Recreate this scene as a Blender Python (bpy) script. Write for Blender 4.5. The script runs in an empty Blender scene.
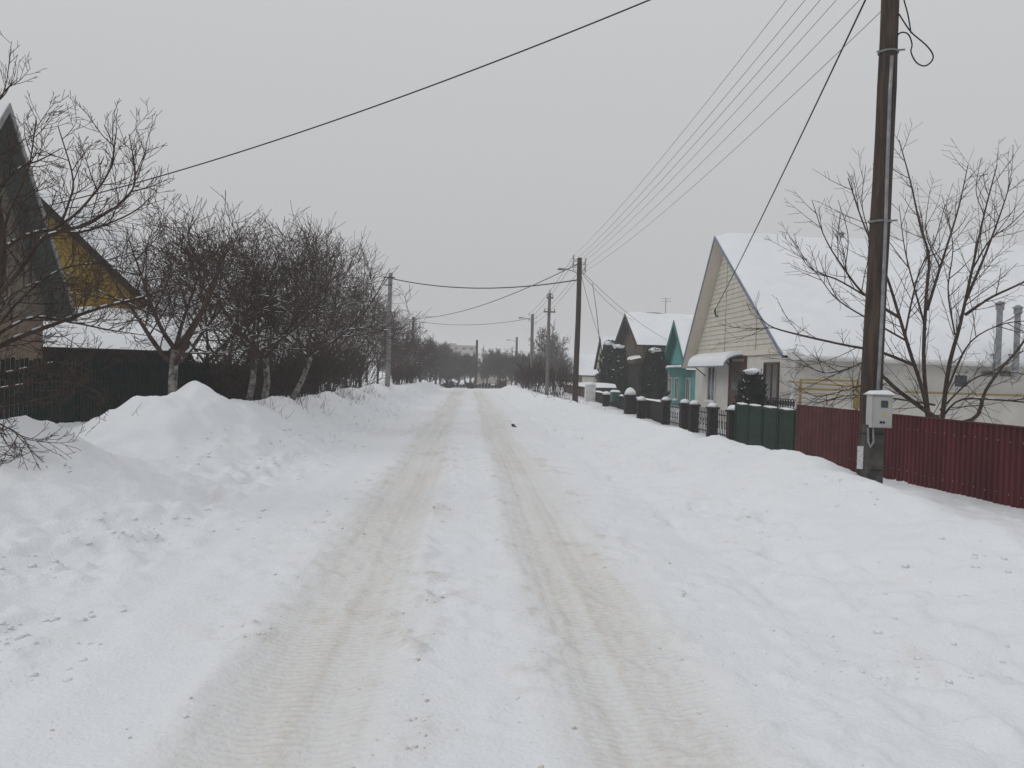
import bpy, math, random
import numpy as np
from mathutils import Vector, Matrix

# ------------------------------------------------------------------ camera, world, sun, exposure
scene = bpy.context.scene
COL = scene.collection
R = math.radians
FPX = 820.0
CAM = Vector((0.0, 0.0, 1.55))
ROLL = R(1.8)
ox, oy = 469 - 512, 384 - 372
ux = ox * math.cos(ROLL) - oy * math.sin(ROLL)
uy = ox * math.sin(ROLL) + oy * math.cos(ROLL)
YAW = math.atan2(ux, FPX)
PITCH = -math.atan2(uy, math.hypot(FPX, ux))
CAMROT = (Matrix.Rotation(YAW, 3, 'Z') @ Matrix.Rotation(R(90) + PITCH, 3, 'X') @ Matrix.Rotation(ROLL, 3, 'Z'))
cd = bpy.data.cameras.new('camera'); cam = bpy.data.objects.new('camera', cd); COL.objects.link(cam)
cd.sensor_width = 36.0; cd.lens = FPX / 1024 * 36; cd.clip_start = 0.05; cd.clip_end = 3000
cam.matrix_world = Matrix.Translation(CAM) @ CAMROT.to_4x4()
scene.camera = cam

SUN_EL, SUN_AZ = R(42), R(250)
w = bpy.data.worlds.new('World'); scene.world = w; w.use_nodes = True
nt = w.node_tree; nt.nodes.clear()
wo = nt.nodes.new('ShaderNodeOutputWorld'); bg = nt.nodes.new('ShaderNodeBackground')
sky = nt.nodes.new('ShaderNodeTexSky'); sky.sky_type = 'NISHITA'; sky.sun_disc = False
sky.sun_elevation = SUN_EL; sky.sun_rotation = SUN_AZ; sky.dust_density = 6; sky.air_density = 1
hs = nt.nodes.new('ShaderNodeHueSaturation'); hs.inputs['Saturation'].default_value = 0.08
hs.inputs['Value'].default_value = 1.0
tc = nt.nodes.new('ShaderNodeTexCoord'); sx = nt.nodes.new('ShaderNodeSeparateXYZ')
mr = nt.nodes.new('ShaderNodeMapRange'); mr.inputs['From Min'].default_value = -0.05; mr.inputs['From Max'].default_value = 1.0
mr.inputs['To Min'].default_value = 0.0; mr.inputs['To Max'].default_value = 1.0
cr = nt.nodes.new('ShaderNodeMix'); cr.data_type = 'RGBA'      # even overcast layer, a little brighter overhead
cr.inputs[6].default_value = (4.42, 4.46, 4.56, 1); cr.inputs[7].default_value = (6.75, 6.85, 7.0, 1)
mx = nt.nodes.new('ShaderNodeMix'); mx.data_type = 'RGBA'; mx.inputs[0].default_value = 0.95
L = nt.links.new
L(tc.outputs['Generated'], sx.inputs[0]); L(sx.outputs['Z'], mr.inputs['Value']); L(mr.outputs[0], cr.inputs[0])
L(sky.outputs[0], hs.inputs['Color']); L(hs.outputs[0], mx.inputs[6]); L(cr.outputs[2], mx.inputs[7])
L(mx.outputs[2], bg.inputs['Color']); bg.inputs['Strength'].default_value = 0.1
L(bg.outputs[0], wo.inputs['Surface'])
sd = bpy.data.lights.new('sun', 'SUN'); sun = bpy.data.objects.new('sun', sd); COL.objects.link(sun)
sd.energy = 0.52; sd.angle = R(24); sd.color = (1.0, 0.985, 0.965)
sdir = Vector((math.sin(SUN_AZ) * math.cos(SUN_EL), math.cos(SUN_AZ) * math.cos(SUN_EL), math.sin(SUN_EL)))
sun.rotation_euler = sdir.to_track_quat('Z', 'Y').to_euler()
sun.location = (0, 0, 30)
scene.view_settings.view_transform = 'Standard'; scene.view_settings.look = 'None'
scene.view_settings.exposure = 0.09; scene.view_settings.gamma = 1.0
scene.view_settings.use_curve_mapping = False
scene.cycles.volume_bounces = 3; scene.cycles.max_bounces = 8

# ------------------------------------------------------------------ helpers
def ray(px, py):
    v = CAMROT @ Vector(((px - 512) / FPX, (384 - py) / FPX, -1.0))
    return v / v.y
def at_y(px, py, Y): return CAM + ray(px, py) * Y
def at_x(px, py, X):
    v = ray(px, py); return CAM + v * ((X - CAM.x) / v.x)
def proj(p):
    q = CAMROT.transposed() @ (Vector(p) - CAM)
    return 512 + FPX * q.x / -q.z, 384 - FPX * q.y / -q.z

rng = random.Random(7)
nrs = np.random.RandomState(11)
TAB = nrs.rand(256, 256)
def vn(x, y):
    x = np.asarray(x, float); y = np.asarray(y, float)
    xi = np.floor(x).astype(int); yi = np.floor(y).astype(int)
    fx = x - xi; fy = y - yi
    fx = fx * fx * (3 - 2 * fx); fy = fy * fy * (3 - 2 * fy)
    a = TAB[xi & 255, yi & 255]; b = TAB[(xi + 1) & 255, yi & 255]
    c = TAB[xi & 255, (yi + 1) & 255]; d = TAB[(xi + 1) & 255, (yi + 1) & 255]
    return (a * (1 - fx) + b * fx) * (1 - fy) + (c * (1 - fx) + d * fx) * fy * 1.0
def sstep(t): t = np.clip(t, 0, 1); return t * t * (3 - 2 * t)
def fbm(x, y, o=4, g=0.5):
    s = 0; a = 1; t = 0
    for i in range(o):
        s = s + a * vn(x * 2 ** i + 17.3 * i, y * 2 ** i + 5.7 * i); t += a; a *= g
    return s / t - 0.5

MATS = {}
def mat(name, c, c2=None, scale=8.0, rough=0.8, metal=0.0, bump=0.0, bscale=None, stretch=(1, 1, 1), spec=0.12, detail=5, coord='Object', lo=0.35, hi=0.65):
    if name in MATS: return MATS[name]
    m = bpy.data.materials.new(name); m.use_nodes = True; n = m.node_tree; b = n.nodes['Principled BSDF']
    b.inputs['Roughness'].default_value = rough; b.inputs['Metallic'].default_value = metal
    b.inputs['Specular IOR Level'].default_value = spec
    t = n.nodes.new('ShaderNodeTexCoord'); mp = n.nodes.new('ShaderNodeMapping'); mp.inputs['Scale'].default_value = stretch
    n.links.new(t.outputs[coord], mp.inputs[0])
    no = n.nodes.new('ShaderNodeTexNoise'); no.inputs['Scale'].default_value = scale; no.inputs['Detail'].default_value = detail
    n.links.new(mp.outputs[0], no.inputs['Vector'])
    c2 = c2 or tuple(v * 0.75 for v in c)
    ra = n.nodes.new('ShaderNodeValToRGB'); ra.color_ramp.elements[0].position = lo; ra.color_ramp.elements[1].position = hi
    ra.color_ramp.elements[0].color = (*c2, 1); ra.color_ramp.elements[1].color = (*c, 1)
    n.links.new(no.outputs['Fac'], ra.inputs[0]); n.links.new(ra.outputs[0], b.inputs['Base Color'])
    if bump:
        nb = n.nodes.new('ShaderNodeTexNoise'); nb.inputs['Scale'].default_value = bscale or scale * 3; nb.inputs['Detail'].default_value = 4
        n.links.new(mp.outputs[0], nb.inputs['Vector'])
        bp = n.nodes.new('ShaderNodeBump'); bp.inputs['Strength'].default_value = bump; bp.inputs['Distance'].default_value = 0.02
        n.links.new(nb.outputs['Fac'], bp.inputs['Height']); n.links.new(bp.outputs[0], b.inputs['Normal'])
    MATS[name] = m; return m

SNOW = mat('snow_white', (0.80, 0.815, 0.84), (0.75, 0.77, 0.80), 1.5, 0.75, bump=0.25, bscale=14, spec=0.2)
WOODPOLE = mat('weathered_pole_wood', (0.082, 0.060, 0.046), (0.042, 0.031, 0.026), 6, 0.9, bump=0.6, bscale=20, stretch=(4, 4, .35))
GREYPOLE = mat('grey_pole_wood', (0.19, 0.17, 0.15), (0.12, 0.105, 0.095), 6, 0.9, bump=0.5, bscale=20, stretch=(4, 4, .35))
CONC = mat('concrete', (0.27, 0.26, 0.25), (0.18, 0.175, 0.17), 7, 0.9, bump=0.4)
DCONC = mat('dark_concrete', (0.10, 0.095, 0.085), (0.05, 0.048, 0.045), 7, 0.9, bump=0.5)
BARK = mat('bark', (0.088, 0.062, 0.050), (0.044, 0.031, 0.026), 9, 0.95, bump=0.5)
BARKRED = mat('bark_reddish', (0.085, 0.045, 0.038), (0.040, 0.022, 0.020), 9, 0.95)
BARKFAR = mat('bark_haze_paled', (0.11, 0.094, 0.088), (0.065, 0.055, 0.052), 5, 0.95)  # far bark, distance haze partly put into the colour by paling it
WHITEBARK = mat('limewashed_bark', (0.30, 0.28, 0.265), (0.06, 0.05, 0.045), 10, 0.95, bump=0.4)
CABLE = mat('black_cable', (0.03, 0.03, 0.032), rough=0.6)
ALUW = mat('bare_wire', (0.18, 0.18, 0.185), rough=0.6)
GALV = mat('galvanised_steel', (0.30, 0.31, 0.32), (0.20, 0.21, 0.22), 12, 0.45, 0.6)
IRON = mat('dark_iron', (0.025, 0.025, 0.026), rough=0.6)
PORC = mat('porcelain', (0.5, 0.48, 0.45), rough=0.3)
GLASS = mat('window_glass', (0.035, 0.042, 0.05), (0.02, 0.025, 0.03), 2, 0.08, spec=0.6)
WHITEP = mat('white_paint', (0.66, 0.66, 0.64), (0.55, 0.55, 0.53), 6, 0.6)

class MB:
    def __init__(s): s.v = []; s.f = []
    def add(s, vs, fs):
        o = len(s.v); s.v += [tuple(v) for v in vs]; s.f += [tuple(i + o for i in f) for f in fs]
    def hexa(s, a):   # 8 points: bottom 4 ccw, top 4 ccw
        s.add(a, [(3, 2, 1, 0), (4, 5, 6, 7), (0, 1, 5, 4), (1, 2, 6, 5), (2, 3, 7, 6), (3, 0, 4, 7)])
    def box(s, x0, x1, y0, y1, z0, z1):
        s.hexa([(x0, y0, z0), (x1, y0, z0), (x1, y1, z0), (x0, y1, z0), (x0, y0, z1), (x1, y0, z1), (x1, y1, z1), (x0, y1, z1)])
    def bar(s, p, q, w, h, up=(0, 0, 1)):
        p = Vector(p); q = Vector(q); d = (q - p).normalized(); u = Vector(up)
        a = d.cross(u)
        if a.length < 1e-4: a = d.cross(Vector((1, 0, 0)))
        a.normalize(); b = a.cross(d).normalized(); a = a * w / 2; b = b * h / 2
        s.hexa([p - a - b, p + a - b, q + a - b, q - a - b, p - a + b, p + a + b, q + a + b, q - a + b])
    def tube(s, pts, rad, n=8, cap=True):
        pts = [Vector(p) for p in pts]; N = len(pts)
        if not hasattr(rad, '__len__'): rad = [rad] * N
        ref = None; vs = []
        for i, p in enumerate(pts):
            t = (pts[min(i + 1, N - 1)] - pts[max(i - 1, 0)]).normalized()
            if ref is None: ref = Vector((0, 0, 1)) if abs(t.z) < .9 else Vector((1, 0, 0))
            a = (ref - t * ref.dot(t)).normalized(); b = t.cross(a); ref = a
            for k in range(n):
                an = 2 * math.pi * k / n; vs.append(p + (a * math.cos(an) + b * math.sin(an)) * rad[i])
        fs = [(i * n + k, i * n + (k + 1) % n, (i + 1) * n + (k + 1) % n, (i + 1) * n + k) for i in range(N - 1) for k in range(n)]
        if cap: fs += [tuple(range(n))[::-1], tuple((N - 1) * n + k for k in range(n))]
        s.add(vs, fs)
    def prism(s, poly, off):
        n = len(poly); off = Vector(off)
        vs = [Vector(p) for p in poly] + [Vector(p) + off for p in poly]
        s.add(vs, [tuple(range(n))[::-1], tuple(range(n, 2 * n))] + [(i, (i + 1) % n, n + (i + 1) % n, n + i) for i in range(n)])
    def blob(s, c, rx, ry, rz, seed=0, nz=5, nn=8, jag=0.2, base=-1.0):
        rr = random.Random(seed); c = Vector(c); vs = []
        for i in range(nz + 1):
            ph = -math.pi / 2 + math.pi * i / nz
            for k in range(nn):
                th = 2 * math.pi * k / nn; j = 1 + rr.uniform(-jag, jag)
                z = max(math.sin(ph), base)
                vs.append(c + Vector((math.cos(ph) * math.cos(th) * rx * j, math.cos(ph) * math.sin(th) * ry * j, z * rz * (1 + rr.uniform(-jag, jag) * .5))))
        fs = [(i * nn + k, i * nn + (k + 1) % nn, (i + 1) * nn + (k + 1) % nn, (i + 1) * nn + k) for i in range(nz) for k in range(nn)]
        fs += [tuple(range(nn))[::-1], tuple(nz * nn + k for k in range(nn))]
        s.add(vs, fs)

def origin(o):
    v = Vector((0, 0, 0))
    while o is not None: v = v + o.location; o = o.parent
    return v
def tag(o, label=None, cat=None, group=None, kind=None):
    if label: o['label'] = label
    if cat: o['category'] = cat
    if group: o['group'] = group
    if kind: o['kind'] = kind
    return o
def thing(name, label, cat, loc, group=None):
    o = bpy.data.objects.new(name, None); COL.objects.link(o); o.location = loc
    o.empty_display_size = 0.2
    return tag(o, label, cat, group)
def obj(name, mb, m, parent=None, smooth=False, loc=None):
    """world-space mesh; stored relative to its thing's origin"""
    me = bpy.data.meshes.new(name)
    O = origin(parent) if parent is not None else (Vector(loc) if loc is not None else Vector((0, 0, 0)))
    if isinstance(mb, MB): v = np.array(mb.v, float); f = mb.f
    else: v, f = mb
    v = np.asarray(v, float) - np.array(O)
    me.from_pydata(v.tolist() if not isinstance(f, np.ndarray) else v, [], f)
    me.materials.append(m)
    if smooth: me.polygons.foreach_set('use_smooth', [True] * len(me.polygons))
    o = bpy.data.objects.new(name, me); COL.objects.link(o)
    if parent is not None: o.parent = parent
    elif loc is not None: o.location = loc
    return o
def shared(name, me, parent, loc, rotz=0.0):
    """another piece that shares a mesh, world location"""
    o = bpy.data.objects.new(name, me); COL.objects.link(o); o.parent = parent
    o.location = Vector(loc) - origin(parent); o.rotation_euler.z = rotz
    return o
def piece(mb, m, name):
    me = bpy.data.meshes.new(name); me.from_pydata([tuple(v) for v in mb.v], [], mb.f); me.materials.append(m); return me

# ------------------------------------------------------------------ snow ground
TL, TR = -0.79, 0.83
def crumb(x, y):
    """broken crust of sandy snow pushed out along the edges of the wheel tracks"""
    xm = x - (0.05 * np.sin(y * 0.21) + 0.04 * np.sin(y * 0.47 + 1)); c = np.zeros_like(xm)
    for k, xt in enumerate((TL, TR)):
        d = np.abs(xm - xt)
        c = np.maximum(c, np.exp(-((d - .52) / .24) ** 2) * sstep(fbm(x * 4.6 + 11 * k, y * 3.6, 4, .62) * 5.5 - .25) * sstep(fbm(x * .7 + 3 * k, y * .55, 2) * 4 + .55))
    return c
def ground_arr(x, y):
    x = np.asarray(x, float); y = np.asarray(y, float)
    z = np.zeros_like(x)
    mea = 0.05 * np.sin(y * 0.21) + 0.04 * np.sin(y * 0.47 + 1)
    # left bank
    cl = np.interp(y, [0, 7, 9, 11, 13, 17, 30, 70], [4.6, 4.7, 4.65, 4.7, 4.35, 4.4, 3.9, 3.2])
    hl = np.interp(y, [0, 6.5, 7.6, 8.7, 9.4, 10.6, 11.6, 12.6, 13.4, 14.6, 16.5, 18, 19, 25, 35, 60, 68, 76], [.35, .45, .46, .48, .46, .42, .48, .55, .58, .58, .58, .55, .52, .56, .58, .56, .50, .10])
    toe = np.interp(y, [0, 8, 13, 20, 40, 70], [2.3, 2.5, 2.5, 2.6, 2.4, 2.2])
    fl = np.interp(y, [0, 10, 14, 20, 60], [.35, .35, .5, .45, .5])
    a = -x
    t = (a - toe) / (cl - toe)
    n1 = fbm(x * .9 + 3, y * .9, 4)
    up = np.clip(t, 0, 1.0) ** 1.5 * (1.5 - .5 * np.clip(t, 0, 1) ** 2)
    dn = sstep((a - cl) / 1.9)
    zl = np.where(t < 1, up * hl, hl + (fl - hl) * dn)
    for gx, gy, gh, sx_, sy_ in ((-4.6, 8.85, .50, .55, .55), (-4.35, 13.5, .56, .62, .75), (-4.85, 12.2, .42, .6, .55), (-4.0, 12.0, .16, .5, .5), (-4.3, 16.2, .34, .6, .8), (-3.7, 14.6, .15, .45, .5), (-4.4, 19.5, .30, .6, .9), (-3.9, 23.5, .30, .6, 1.1), (-4.1, 29, .3, .6, 1.2), (-3.7, 35, .28, .6, 1.5)):
        rr_ = ((x - gx) / sx_) ** 2 + ((y - gy) / sy_) ** 2; zl = zl + gh * (np.exp(-rr_ * .5) * .6 + .4 * np.exp(-np.sqrt(rr_ + .02) * 1.5))
    mkl = sstep(t * 1.5)
    zl = zl + mkl * (n1 * 0.26 * (1 - .5 * dn)) + mkl * fbm(x * 3.1, y * 3.1 + 9, 3) * .09
    zl = zl + mkl * (1 - .5 * dn) * (.30 * np.abs(fbm(x * 1.5 + 7, y * 1.5, 4, .55)) + .10 * np.clip(fbm(x * 7, y * 7 + 3, 2), 0, 1) * sstep(fbm(x * .8, y * .8 + 9, 2) * 4 + .3))
    z = np.where(a > 0, np.maximum(zl, 0), z)
    # right bank
    c2 = np.interp(y, [0, 7, 10, 13, 30, 70], [4.4, 4.25, 4.25, 4.2, 4.0, 3.2])
    hr = np.interp(y, [0, 4, 6.3, 8.5, 10.5, 12.5, 15, 18, 22, 30, 40, 60, 68, 76], [.22, .26, .33, .50, .58, .57, .50, .46, .46, .50, .48, .46, .46, .10])
    toe2 = np.interp(y, [0, 10, 20, 70], [1.9, 2.1, 2.2, 2.1])
    fr = np.interp(y, [0, 6, 8, 10, 14, 20, 27, 34, 60], [.02, .05, .12, .13, .06, -.02, .0, .15, .4])
    t2 = (x - toe2) / (c2 - toe2)
    u2 = np.clip(t2, 0, 1); up2 = u2 ** 1.7 * (1.5 - .5 * u2 ** 2)
    dn2 = sstep((x - c2 - .05) / 1.25)
    zr = np.where(t2 < 1, up2 * hr, hr + (fr - hr) * dn2)
    mkr = sstep(t2 * 1.6)
    zr = zr + mkr * (1 - .75 * dn2) * fbm(x * .8 + 40, y * .8 + 7, 4) * .22 + mkr * (1 - .6 * dn2) * fbm(x * 3 + 8, y * 3, 3) * .05
    cre = np.exp(-((x - c2 + .1) / .38) ** 2); zr = zr + cre * (.07 * np.abs(fbm(x * 2.6, y * 2.6 + 5, 3)) * 2 + .05 * np.clip(fbm(x * 8, y * 8, 2), 0, 1))
    z = np.where(x > 0, np.maximum(zr, 0), z)
    # wheel tracks
    xm = x - mea
    near = sstep((78 - y) / 10)
    wob = fbm(y * .6, y * 0 + 3.3, 3) * .12
    for k, xt in enumerate((TL, TR)):
        d = (xm - xt - wob * .5) / (.34 + .06 * fbm(y * .9 + 9 * k, y * 0 + k * 5., 2))
        g = np.exp(-d ** 4)
        z = z - near * .045 * g
        z = z + near * g * .006 * np.cos(d * 7.0 + wob * 20)
        e = np.exp(-((np.abs(d) - 1.32) / .33) ** 2)
        z = z + near * e * (.012 + .10 * np.clip(fbm(x * 5 + 3 * k, y * 3.2, 3), 0, 1) * sstep(fbm(x * .5, y * .7 + 3, 2) * 3 + .7))
    cb = crumb(x, y) * near; z = z + cb * (.012 + .05 * np.clip(fbm(x * 17, y * 15, 2) + .12, 0, 1))
    # old buried ruts on the shoulders
    for xt, am in ((-2.1, .025), (2.25, .03), (3.1, .02), (-1.65, .015)):
        d = (xm - xt - wob) / .16
        z = z - am * np.exp(-d * d) * near
    # churned snow, lumps
    ch = sstep(fbm(x * .7 + 31, y * .45, 3) * 3.2 + .35)
    z = z + ch * np.clip(fbm(x * 6.5, y * 6.5, 3) + .02, 0, 1) * .11 * near
    bandL = np.exp(-((x + 2.9) / .6) ** 2) * sstep((y - 3) / 3); bandR = np.exp(-((x - 2.7) / .9) ** 2)
    z = z + (bandL * .30 + bandR * .16) * np.clip(fbm(x * 4.2 + 5, y * 4.2, 3), -.1, 1)
    # shallow foot dents
    cell = vn(x * 2.2 + 50, y * 1.6); z = z - (bandR * .9 + bandL * .6) * .09 * sstep((cell - .70) * 7)
    z = z + fbm(x * 14, y * 14, 2) * .012 + fbm(x * 1.7 + 60, y * .9, 3) * .05 * sstep((np.abs(x) - 1.3) / .5)
    return z
def gz(x, y): return float(ground_arr(np.array([x]), np.array([y]))[0])

def make_ground():
    ys = [-5.0, -3.0, -1.5, -.5, .5, 1.3, 1.9]; y = 2.3
    while y < 110: ys.append(y); y += max(.017, .0075 * y) if y < 30 else .0105 * y
    while y < 900: ys.append(y); y *= 1.12
    ys.append(1000.0)
    xs = list(np.arange(-3.6, 3.6, .026))
    x = 3.6
    xr = []
    while x < 9: xr.append(x); x += .05
    while x < 16: xr.append(x); x += .4
    while x < 500: xr.append(x); x *= 1.18
    xr.append(600.0)
    xs = [-v for v in reversed(xr)] + xs + xr
    xs = np.array(xs); ys = np.array(ys); X, Y = np.meshgrid(xs, ys)
    Z = ground_arr(X, Y)
    far = sstep((np.abs(X) - 9) / 8); Z = Z * (1 - far) + .4 * far
    farY = sstep((Y - 78) / 15); Z = Z * (1 - farY)
    nx, ny = len(xs), len(ys)
    V = np.stack([X.ravel(), Y.ravel(), Z.ravel()], 1)
    i = np.arange(nx * ny).reshape(ny, nx)
    F = np.stack([i[:-1, :-1].ravel(), i[:-1, 1:].ravel(), i[1:, 1:].ravel(), i[1:, :-1].ravel()], 1)
    me = bpy.data.meshes.new('snow_ground')
    me.vertices.add(len(V)); me.vertices.foreach_set('co', V.ravel())
    me.loops.add(F.size); me.loops.foreach_set('vertex_index', F.ravel().astype(np.int32))
    me.polygons.add(len(F)); me.polygons.foreach_set('loop_start', np.arange(0, F.size, 4, dtype=np.int32))
    me.update(calc_edges=True); me.validate()
    me.polygons.foreach_set('use_smooth', [True] * len(F))
    # sand and dirt ground into the wheel tracks (a stain of the snow itself)
    x, y = V[:, 0], V[:, 1]
    mea = 0.05 * np.sin(y * 0.21) + 0.04 * np.sin(y * 0.47 + 1); xm = x - mea
    near = sstep((85 - y) / 20)
    wob = fbm(y * .6, y * 0 + 3.3, 3) * .12
    dirt = np.zeros_like(x)
    for k, xt in enumerate((TL, TR)):
        d = np.abs(xm - xt - wob * .5) / .43
        dirt += np.exp(-d ** 4.5) * (.60 + .45 * fbm(x * 2.2, y * .5 + 4 * k, 3) + .45 * fbm(x * 16, y * .35 + 9 * k, 2))
        spill = np.exp(-(d / 1.9) ** 4) * sstep(fbm(x * 4.5 + 11, y * 3.4, 4) * 5 - .55) * sstep(fbm(x * .6 + k, y * .5, 2) * 4 + .4)
        dirt += spill * .5
    dirt += crumb(x, y) * (.55 + .9 * fbm(x * 19, y * 17, 2))
    dirt += sstep(fbm(x * 3.5 + 70, y * 2.6, 4) * 5 - 1.0) * np.exp(-((np.abs(xm) - 2.9) / .7) ** 2) * .4
    dirt = np.clip(dirt * near, 0, 1)
    at = me.attributes.new('dirt', 'FLOAT', 'POINT'); at.data.foreach_set('value', dirt.astype(np.float32))
    m = bpy.data.materials.new('road_snow'); m.use_nodes = True; n = m.node_tree; b = n.nodes['Principled BSDF']
    b.inputs['Roughness'].default_value = .8; b.inputs['Specular IOR Level'].default_value = .15
    A = n.nodes.new('ShaderNodeAttribute'); A.attribute_name = 'dirt'
    t = n.nodes.new('ShaderNodeTexCoord')
    n1 = n.nodes.new('ShaderNodeTexNoise'); n1.inputs['Scale'].default_value = 22; n1.inputs['Detail'].default_value = 6; n1.inputs['Roughness'].default_value = .65
    n2 = n.nodes.new('ShaderNodeTexNoise'); n2.inputs['Scale'].default_value = .8; n2.inputs['Detail'].default_value = 4
    for q in (n1, n2): n.links.new(t.outputs['Object'], q.inputs['Vector'])
    rp = n.nodes.new('ShaderNodeMapRange'); rp.inputs['From Min'].default_value = .3; rp.inputs['From Max'].default_value = .7; rp.inputs['To Min'].default_value = .45; rp.inputs['To Max'].default_value = 1.3
    n.links.new(n1.outputs['Fac'], rp.inputs['Value'])
    mu = n.nodes.new('ShaderNodeMath'); mu.operation = 'MULTIPLY'; mu.use_clamp = True
    n.links.new(A.outputs['Fac'], mu.inputs[0]); n.links.new(rp.outputs[0], mu.inputs[1])
    base = n.nodes.new('ShaderNodeMix'); base.data_type = 'RGBA'; base.inputs[6].default_value = (.745, .765, .795, 1); base.inputs[7].default_value = (.81, .824, .848, 1)
    n.links.new(n2.outputs['Fac'], base.inputs[0])
    mc = n.nodes.new('ShaderNodeMix'); mc.data_type = 'RGBA'; mc.inputs[7].default_value = (.645, .612, .56, 1)
    n.links.new(mu.outputs[0], mc.inputs[0]); n.links.new(base.outputs[2], mc.inputs[6]); n.links.new(mc.outputs[2], b.inputs['Base Color'])
    # tyre tread pressed into the tracks, grain elsewhere
    wv = n.nodes.new('ShaderNodeTexWave'); wv.bands_direction = 'Y'; wv.inputs['Scale'].default_value = 5.5; wv.inputs['Distortion'].default_value = 1.2; wv.inputs['Detail'].default_value = 2; wv.inputs['Detail Scale'].default_value = 2
    n.links.new(t.outputs['Object'], wv.inputs['Vector'])
    mw = n.nodes.new('ShaderNodeMath'); mw.operation = 'MULTIPLY'; wx = n.nodes.new('ShaderNodeTexWave'); wx.bands_direction = 'X'; wx.inputs['Scale'].default_value = 3.2; wx.inputs['Distortion'].default_value = 1.0; wx.inputs['Detail'].default_value = 1; n.links.new(t.outputs['Object'], wx.inputs['Vector'])
    mm_ = n.nodes.new('ShaderNodeMath'); mm_.operation = 'MULTIPLY_ADD'; mm_.inputs[1].default_value = .55; n.links.new(wx.outputs['Fac'], mm_.inputs[0]); n.links.new(wv.outputs['Fac'], mm_.inputs[2]); n.links.new(mm_.outputs[0], mw.inputs[0]); n.links.new(A.outputs['Fac'], mw.inputs[1])
    ng = n.nodes.new('ShaderNodeTexNoise'); ng.inputs['Scale'].default_value = 38; ng.inputs['Detail'].default_value = 5
    n.links.new(t.outputs['Object'], ng.inputs['Vector'])
    ad = n.nodes.new('ShaderNodeMath'); ad.operation = 'MULTIPLY_ADD'; ad.inputs[1].default_value = .8
    n.links.new(mw.outputs[0], ad.inputs[0]); n.links.new(ng.outputs['Fac'], ad.inputs[2])
    bp = n.nodes.new('ShaderNodeBump'); bp.inputs['Strength'].default_value = .75; bp.inputs['Distance'].default_value = .015
    n.links.new(ad.outputs[0], bp.inputs['Height']); n.links.new(bp.outputs[0], b.inputs['Normal'])
    me.materials.append(m)
    o = bpy.data.objects.new('snow_ground', me); COL.objects.link(o)
    tag(o, 'snow covered street with two sandy wheel tracks and ploughed banks', kind='structure')
make_ground()

# ------------------------------------------------------------------ houses
def snow_slab(corners, nu, nv, th, seed, edge=0.12):
    """snow lying on a slope: grid between four corners a,b,c,d (a-b eave, d-c ridge), rounded edges"""
    a, b, c, d = [Vector(p) for p in corners]
    nrm = (b - a).cross(d - a).normalized()
    if nrm.z < 0: nrm = -nrm
    us = np.linspace(0, 1, nu); vs_ = np.linspace(0, 1, nv)
    V = []
    lu = (b - a).length; lv = (d - a).length
    for j, v in enumerate(vs_):
        for i, u in enumerate(us):
            p = (a * (1 - u) + b * u) * (1 - v) + (d * (1 - u) + c * u) * v
            eu = min(u, 1 - u) * lu; ev = v * lv
            k = min(1, math.sqrt(max(0, min(eu, ev) / edge))) if edge else 1
            h = th * k * (1 + 1.3 * float(fbm(np.array(u * lu * .8 + seed), np.array(v * lv * .8 + seed * 1.7), 3)))
            if ev < .02: p = p - (d - a).normalized() * (.05 * float(vn(np.array(u * lu * 1.3 + seed), np.array(seed * 3.1))) )
            V.append(p + nrm * (h + .004))
    F = [(j * nu + i, j * nu + i + 1, (j + 1) * nu + i + 1, (j + 1) * nu + i) for j in range(nv - 1) for i in range(nu - 1)]
    return V, F

def window_part(root, W, u, z, wd, hg, frame_m, v=0.0, mullion=True, sill=True, name='window'):
    """window set in a wall; W maps (u, v, z) to the world, -v points out of the wall"""
    t = .06
    m = MB()
    def bx(u0, u1, v0, v1, z0, z1):
        m.hexa([W(u0, v0, z0), W(u1, v0, z0), W(u1, v1, z0), W(u0, v1, z0), W(u0, v0, z1), W(u1, v0, z1), W(u1, v1, z1), W(u0, v1, z1)])
    u0, u1, z0, z1 = u - wd / 2, u + wd / 2, z - hg / 2, z + hg / 2
    bx(u0 - t, u0, v - .05, v + .02, z0 - t, z1 + t); bx(u1, u1 + t, v - .05, v + .02, z0 - t, z1 + t)
    bx(u0, u1, v - .05, v + .02, z1, z1 + t); bx(u0, u1, v - .05, v + .02, z0 - t, z0)
    if mullion: bx(u - .025, u + .025, v - .035, v + .0, z0, z1)
    fo = obj(name, m, frame_m, root)
    m = MB(); bx(u0, u1, v - .015, v - .008, z0, z1); obj('pane', m, GLASS, fo)
    if sill:
        m = MB(); bx(u0 - .1, u1 + .1, v - .13, v, z0 - t - .04, z0 - t - .002); obj('sill', m, frame_m, fo)
        V = MB(); p = [W(u0 - .09, v - .12, z0 - t), W(u1 + .09, v - .12, z0 - t), W(u1 + .09, v - .055, z0 - t), W(u0 - .09, v - .055, z0 - t)]
        q = [Vector(k) + Vector((0, 0, .035)) for k in p]; V.hexa([Vector(k) + Vector((0, 0, .002)) for k in p] + q); obj('sill_snow', V, SNOW, fo)
    return fo

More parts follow.
